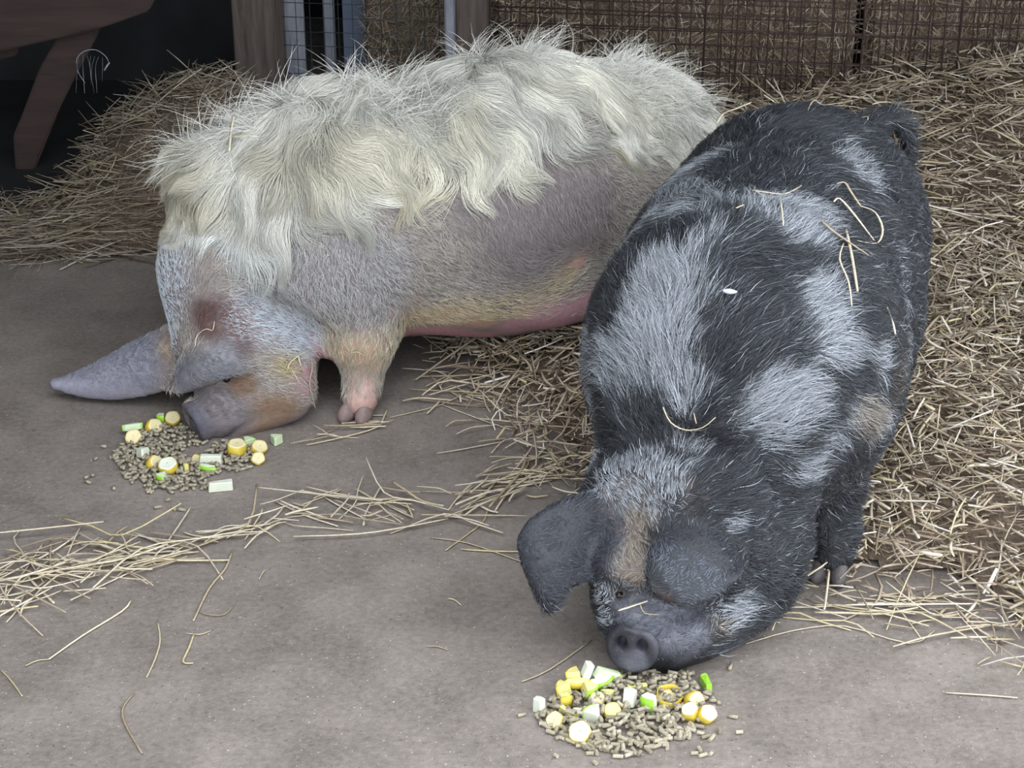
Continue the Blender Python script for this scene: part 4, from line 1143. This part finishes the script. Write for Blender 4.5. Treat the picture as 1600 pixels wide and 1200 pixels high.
REAR = [(172, 715), (190, 690), (225, 668), (275, 655), (300, 670), (320, 690), (350, 690), (412, 690), (412, 728), (340, 745), (325, 770), (240, 776), (190, 752)]
front_p = pile(760, FRONT, None, 0.020)
front_p += [(*at_z(u, v).xy, 0.0045) for u, v in ((1085, 1180), (1098, 1183), (1110, 1181), (1093, 1174), (1103, 1154), (1112, 1156), (1124, 1145), (1145, 1123), (1155, 1147), (1122, 1100), (869, 1184), (1141, 1045), (930, 1195), (815, 1120))]
front_p.sort(key=lambda p: p[1] - p[2] * 3)
for i, p in enumerate(front_p[:300]):
    o = link('feed_pellet', random.choice(PEL)); o.location = p
    o.rotation_euler = (random.uniform(0, 6), random.gauss(0, 0.18 if p[2] > 0.008 else 0.0), random.uniform(0, math.tau))
    tag(o, 'short grey-brown feed pellet in the pile under the black pig\'s snout', 'feed pellet', 'feed pellets in front of the black pig')
rest = front_p[300:] + pile(640, REAR, None, 0.010, hole=(305, 708, 0.035)) + [(*at_z(u, v).xy, 0.0045) for u, v in ((136, 748), (145, 745), (138, 756), (178, 765), (247, 795), (262, 784), (272, 797), (285, 799), (150, 719), (162, 700))]
Vs, Fs = [], []; nv = 0
for p in rest:
    me = random.choice(PEL); mx = Matrix.Translation(p) @ Matrix.Rotation(random.uniform(0, 6.28), 4, 'Z') @ Matrix.Rotation(random.gauss(0, 0.15), 4, 'Y')
    co = [mx @ v.co for v in me.vertices]; Vs += co
    for f in me.polygons:
        ids = [nv + k for k in f.vertices]
        if len(ids) == 4: Fs.append(ids)
        else: Fs.append(ids[:4]); Fs.append([ids[0], ids[3], ids[4], ids[5]]); Fs.append([ids[0], ids[5], ids[6], ids[7]])
    nv += len(co)
def pellet_bulk():
    m = NT('feed_pellet_bulk'); f = m.noise(m.coords(), 60, 2); g = m.noise(m.coords(), 500, 3)
    c = m.ramp(f, [(0.3, lin(130, 121, 105)), (0.5, lin(152, 143, 125)), (0.7, lin(170, 161, 142))])
    m.base(m.mix(c, m.ramp(g, [(0.3, (0.6, 0.6, 0.58)), (0.7, (1.1, 1.1, 1.08))]), 0.6, 'MULTIPLY')); m.rough(0.85); return m.m
o = link('scattered_pellets', mesh_np('scattered_pellets', Vs, Fs, pellet_bulk()))
tag(o, 'spread of grey-brown feed pellets around the cream pig\'s snout', 'feed pellets', kind='stuff')

M_FLESH_W = flat_mat('pale_apple_flesh', lin(200, 203, 186), 0.45, 0.05, 60)
M_FLESH_G = flat_mat('greenish_apple_flesh', lin(186, 200, 164), 0.45, 0.06, 60)
M_FLESH_Y = flat_mat('yellow_apple_flesh', lin(206, 198, 128), 0.45, 0.10, 50)
M_BANANA = flat_mat('banana_flesh', lin(204, 192, 150), 0.5, 0.10, 50)
M_PEEL_G = flat_mat('green_apple_peel', lin(142, 190, 62), 0.3, 0.18, 40)
M_PEEL_Y = flat_mat('yellow_banana_peel', lin(190, 166, 64), 0.4, 0.16, 60)
M_CORE = flat_mat('brown_core', lin(120, 96, 60), 0.7, 0.2, 80)
def apple_piece(name, label, u, v, z, size, kind, flesh, peel, yaw, tip=0.0):
    """a cut wedge: pale flesh with a rounded strip of peel on its outer side"""
    r = size * 1.3; a0, a1 = {'wedge': (-0.55, 0.55), 'cube': (-0.40, 0.40), 'slice': (-0.75, 0.75), 'bar': (-0.28, 0.28)}[kind]
    hgt = {'wedge': 0.75, 'cube': 0.95, 'slice': 0.42, 'bar': 0.6}[kind] * r
    inner = {'wedge': 0.15, 'cube': 0.45, 'slice': 0.55, 'bar': -0.5}[kind] * r
    n = 6
    arc = [(math.cos(a0 + (a1 - a0) * i / n) * r, math.sin(a0 + (a1 - a0) * i / n) * r) for i in range(n + 1)]
    ia = 0.75 if kind != 'wedge' else 0.12
    prof = arc + [(inner, arc[-1][1] * ia), (inner, arc[0][1] * ia)]
    cx = sum(p[0] for p in prof) / len(prof); prof = [(p[0] - cx, p[1]) for p in prof]
    bm = bmesh.new(); lo = [bm.verts.new((x, y, 0)) for x, y in prof]; hi = [bm.verts.new((x * 0.94, y * 0.96, hgt + random.uniform(-.06, .06) * r)) for x, y in prof]
    bm.faces.new(lo[::-1]); bm.faces.new(hi); m = len(prof)
    for i in range(m): bm.faces.new((lo[i], lo[(i + 1) % m], hi[(i + 1) % m], hi[i]))
    bmesh.ops.bevel(bm, geom=bm.edges[:], offset=r * 0.035, segments=1, affect='EDGES', clamp_overlap=True)
    o = link(name, bm_mesh(name, bm, flesh)); p = at_z(u, v, z + hgt * 0.4); o.location = (p.x, p.y, z)
    o.rotation_euler = (0, tip, yaw)
    if peel:
        t = r * 0.06; bm = bmesh.new()
        A = [(math.cos(a0 + (a1 - a0) * i / n), math.sin(a0 + (a1 - a0) * i / n)) for i in range(n + 1)]
        rows = []
        for rr, zz in ((r * 1.0 - t * .5, -0.002 * r), (r * 1.0 - t * .5, hgt * 1.01), (r + t, hgt * 0.97), (r + t * 1.3, hgt * .5), (r + t, 0.0)):
            rows.append([bm.verts.new((c * rr - cx, s * rr, zz)) for c, s in A])
        for k in range(5):
            x, y = rows[k], rows[(k + 1) % 5]
            for i in range(n): bm.faces.new((x[i], x[i + 1], y[i + 1], y[i]))
        bm.faces.new([rw[0] for rw in rows]); bm.faces.new([rw[-1] for rw in rows][::-1])
        link('peel', bm_mesh('peel', bm, peel, True), o)
    return tag(o, label, 'apple piece')
def banana_piece(label, u, v, z, r, hgt, tilt=(0, 0), yaw=0.0, hollow=False, flesh=None):
    r *= 1.22; hgt *= 1.15
    o = empty('banana_slice'); tag(o, label, 'banana slice')
    p = at_z(u, v, z + hgt * 0.5); o.location = (p.x, p.y, z); o.rotation_euler = (tilt[0], tilt[1], yaw)
    n = 16; f = lambda i: 1 + 0.05 * math.cos(5 * i / n * math.tau) + 0.03 * math.sin(2 * i / n * math.tau)
    bm = bmesh.new(); rows = []
    for rr, zz in ((0.92, hgt), (0.98, hgt * 0.99), (1.02, hgt * 0.5), (0.98, 0), (0.92, 0)):
        rows.append([bm.verts.new((r * rr * f(i) * math.cos(i / n * math.tau), r * rr * f(i) * math.sin(i / n * math.tau), zz)) for i in range(n)])
    for k in range(5):
        x, y = rows[k], rows[(k + 1) % 5]
        for i in range(n): bm.faces.new((x[i], x[(i + 1) % n], y[(i + 1) % n], y[i]))
    link('peel', bm_mesh('peel', bm, M_PEEL_Y, True), o)
    top = hgt * (0.35 if hollow else 1.04)
    bm = bmesh.new(); rows = []
    for rr, zz in ((0.93, hgt * 0.02), (0.93, top * 0.97), (0.80, top * 1.03), (0.3, top * 1.0)):
        rows.append([bm.verts.new((r * rr * f(i) * math.cos(i / n * math.tau), r * rr * f(i) * math.sin(i / n * math.tau), zz)) for i in range(n)])
    for k in range(3):
        for i in range(n): bm.faces.new((rows[k][i], rows[k][(i + 1) % n], rows[k + 1][(i + 1) % n], rows[k + 1][i]))
    bm.faces.new(rows[0][::-1]); bm.faces.new(rows[-1])
    fo = link('flesh', bm_mesh('flesh', bm, flesh or M_BANANA), o)
    if not hollow:
        bm = bmesh.new(); bmesh.ops.create_cone(bm, cap_ends=True, segments=6, radius1=r * 0.06, radius2=r * 0.05, depth=hgt * 0.04)
        for v in bm.verts: v.co += Vector((0, 0, top * 1.0))
        link('core', bm_mesh('core', bm, M_CORE), fo)
    return o
AP, BP = apple_piece, banana_piece
W, G_, Yl = M_FLESH_W, M_FLESH_G, M_FLESH_Y
# pile at the black pig
AP('apple_chunk', 'bare white apple chunk lying apart at the left end of the front pile', 844, 1102, 0.001, 0.022, 'cube', W, None, 0.9)
AP('apple_chunk', 'white apple chunk topmost in the heap left of the black snout', 917, 1049, 0.028, 0.022, 'cube', W, None, 0.3, 0.35)
AP('apple_chunk', 'yellow apple wedge at the back of the heap left of the black snout', 897, 1056, 0.020, 0.022, 'wedge', Yl, M_PEEL_Y, 2.4, 0.2)
AP('apple_slice', 'broad yellow apple slice across the front of the left heap', 902, 1068, 0.016, 0.027, 'slice', Yl, M_PEEL_Y, -1.5, 0.35)
AP('apple_chunk', 'pale yellow wedge at the left side of the heap near the snout', 879, 1078, 0.006, 0.023, 'wedge', Yl, M_PEEL_Y, 2.9, 0.2)
AP('apple_chunk', 'yellow-green wedge at the right foot of the left heap', 920, 1080, 0.008, 0.024, 'wedge', Yl, M_PEEL_G, -0.7, 0.3)
AP('apple_chunk', 'large white and green apple chunk right next to the black snout', 938, 1068, 0.012, 0.029, 'slice', W, M_PEEL_G, -1.1, 0.25)
AP('peel_strip', 'curled green apple peel strip tucked under the black snout', 953, 1058, 0.012, 0.026, 'bar', G_, M_PEEL_G, 0.4, 0.5)
AP('apple_chunk', 'yellow chunk half under pellets at the left of the front pile', 884, 1098, 0.004, 0.021, 'cube', Yl, M_PEEL_Y, -1.2)
BP('round yellow banana slice at the lower left of the front pile', 870, 1124, 0.001, 0.0135, 0.014, (0.5, -0.4))
AP('peel_strip', 'small yellow peel strip beside the round banana slice', 891, 1119, 0.003, 0.018, 'bar', Yl, M_PEEL_Y, -0.8, 0.2)
AP('apple_chunk', 'white apple wedge buried among pellets in the pile centre', 923, 1116, 0.004, 0.026, 'wedge', W, M_PEEL_G, 2.2, -0.15)
AP('apple_chunk', 'small white sliver between the peel strip and the white wedge', 903, 1114, 0.006, 0.014, 'wedge', W, M_PEEL_Y, 1.4, 0.2)
BP('pale round slice with a dark seed at the front of the pile', 907, 1142, 0.004, 0.0165, 0.020, (0.55, -0.1), flesh=M_FLESH_W)
BP('yellow banana slice topped with a pellet left of the pile centre', 932, 1093, 0.004, 0.0125, 0.014, (0.3, 0.2))
AP('apple_chunk', 'narrow yellow-green wedge right of the pellet-topped slice', 950, 1088, 0.006, 0.019, 'wedge', Yl, M_PEEL_G, 1.5, 0.2)
BP('cream banana chunk below the narrow yellow-green wedge', 955, 1109, 0.004, 0.0125, 0.018, (0.5, 0.1), flesh=M_FLESH_Y)
AP('apple_chunk', 'tall cream apple chunk in the middle of the front pile', 983, 1093, 0.006, 0.026, 'cube', W, None, 1.3, 0.3)
AP('apple_chunk', 'white apple cube with bright green peel in the middle of the pile', 1014, 1102, 0.004, 0.027, 'cube', W, M_PEEL_G, -2.2, 0.15)
AP('apple_chunk', 'flat pale yellow piece just below the black snout', 1004, 1076, 0.003, 0.020, 'bar', Yl, None, 0.1)
BP('hollowed yellow banana ring full of pellets', 1044, 1088, 0.003, 0.020, 0.018, (0.25, 0.1), hollow=True)
BP('yellow banana slice standing on edge right of the hollow ring', 1080, 1090, 0.006, 0.0155, 0.014, (1.1, 0.3), 0.5)
BP('cream banana slice below the one standing on edge', 1080, 1111, 0.004, 0.0125, 0.020, (0.3, -0.2), flesh=M_FLESH_W)
BP('cream banana slice at the far right end of the front pile', 1100, 1113, 0.003, 0.0135, 0.020, (0.5, 0.4), flesh=M_FLESH_W)
AP('apple_slice', 'bright green apple slice lying apart right of the snout', 1101, 1064, 0.002, 0.021, 'bar', M_PEEL_G, None, 1.75)
AP('apple_chunk', 'small yellow crescent under the green-peeled cube', 1037, 1107, 0.002, 0.014, 'bar', Yl, M_PEEL_Y, 0.9)
# pile at the cream pig
AP('apple_chunk', 'pale green apple wedge at the far left of the rear pile', 207, 668, 0.012, 0.026, 'slice', G_, M_PEEL_G, 1.9, 0.25)
BP('yellow banana slice under the pale green wedge', 209, 681, 0.001, 0.0155, 0.018, (0.7, 0.1))
BP('dull yellow banana chunk second from the left behind the rear pile', 235, 663, 0.003, 0.016, 0.020, (0.8, 0.6), 0.4)
AP('apple_chunk', 'greenish apple chunk between two banana chunks behind the rear pile', 251, 656, 0.003, 0.018, 'cube', G_, M_PEEL_G, -1.7)
BP('yellow banana chunk touching the cream pig\'s snout', 269, 652, 0.003, 0.0145, 0.020, (0.6, 0.2))
AP('apple_chunk', 'white apple wedge in the left half of the rear pile', 223, 709, 0.004, 0.023, 'wedge', W, None, 1.7, 0.3)
BP('browned banana chunk below the white wedge', 236, 721, 0.003, 0.0155, 0.018, (0.6, 0.8), 0.3)
BP('bright yellow banana slice with a white top in the rear pile', 263, 728, 0.003, 0.0175, 0.022, (0.35, 0), flesh=M_FLESH_W)
AP('apple_chunk', 'small wedge with vivid green peel at the front of the rear pile', 253, 748, 0.003, 0.020, 'wedge', G_, M_PEEL_G, -2.3, 0.2)
BP('tiny yellow banana end in the middle of the rear pile', 310, 714, 0.002, 0.010, 0.012, (1.0, -0.7))
AP('apple_bar', 'narrow white apple bar in the middle of the rear pile', 339, 719, 0.006, 0.026, 'bar', W, None, 0.0)
AP('apple_chunk', 'translucent pale green apple chunk under the white bar', 324, 733, 0.002, 0.024, 'slice', G_, M_PEEL_G, -1.9, 0.1)
AP('apple_chunk', 'white apple block lying apart in front of the rear pile', 355, 759, 0.001, 0.028, 'bar', W, None, 0.25)
BP('large browned banana chunk at the right end of the rear pile', 369, 701, 0.002, 0.0175, 0.028, (0.15, 0.1))
AP('apple_chunk', 'green-peeled chunk behind the browned banana chunk', 389, 692, 0.002, 0.022, 'wedge', G_, M_PEEL_G, 1.2)
BP('yellow banana slice with pale middle at the rear pile\'s right end', 403, 698, 0.006, 0.015, 0.014, (0.4, 0.4))
BP('yellow banana chunk rightmost on the pellets of the rear pile', 402, 711, 0.002, 0.0125, 0.022, (0.9, 0.3))
AP('apple_chunk', 'pale green wedge lying alone right of the rear pile', 432, 687, 0.001, 0.022, 'wedge', G_, None, 1.5)
AP('apple_chunk', 'small yellow crumb of fruit near the white bar', 292, 731, 0.004, 0.014, 'cube', Yl, M_PEEL_Y, 0.5)
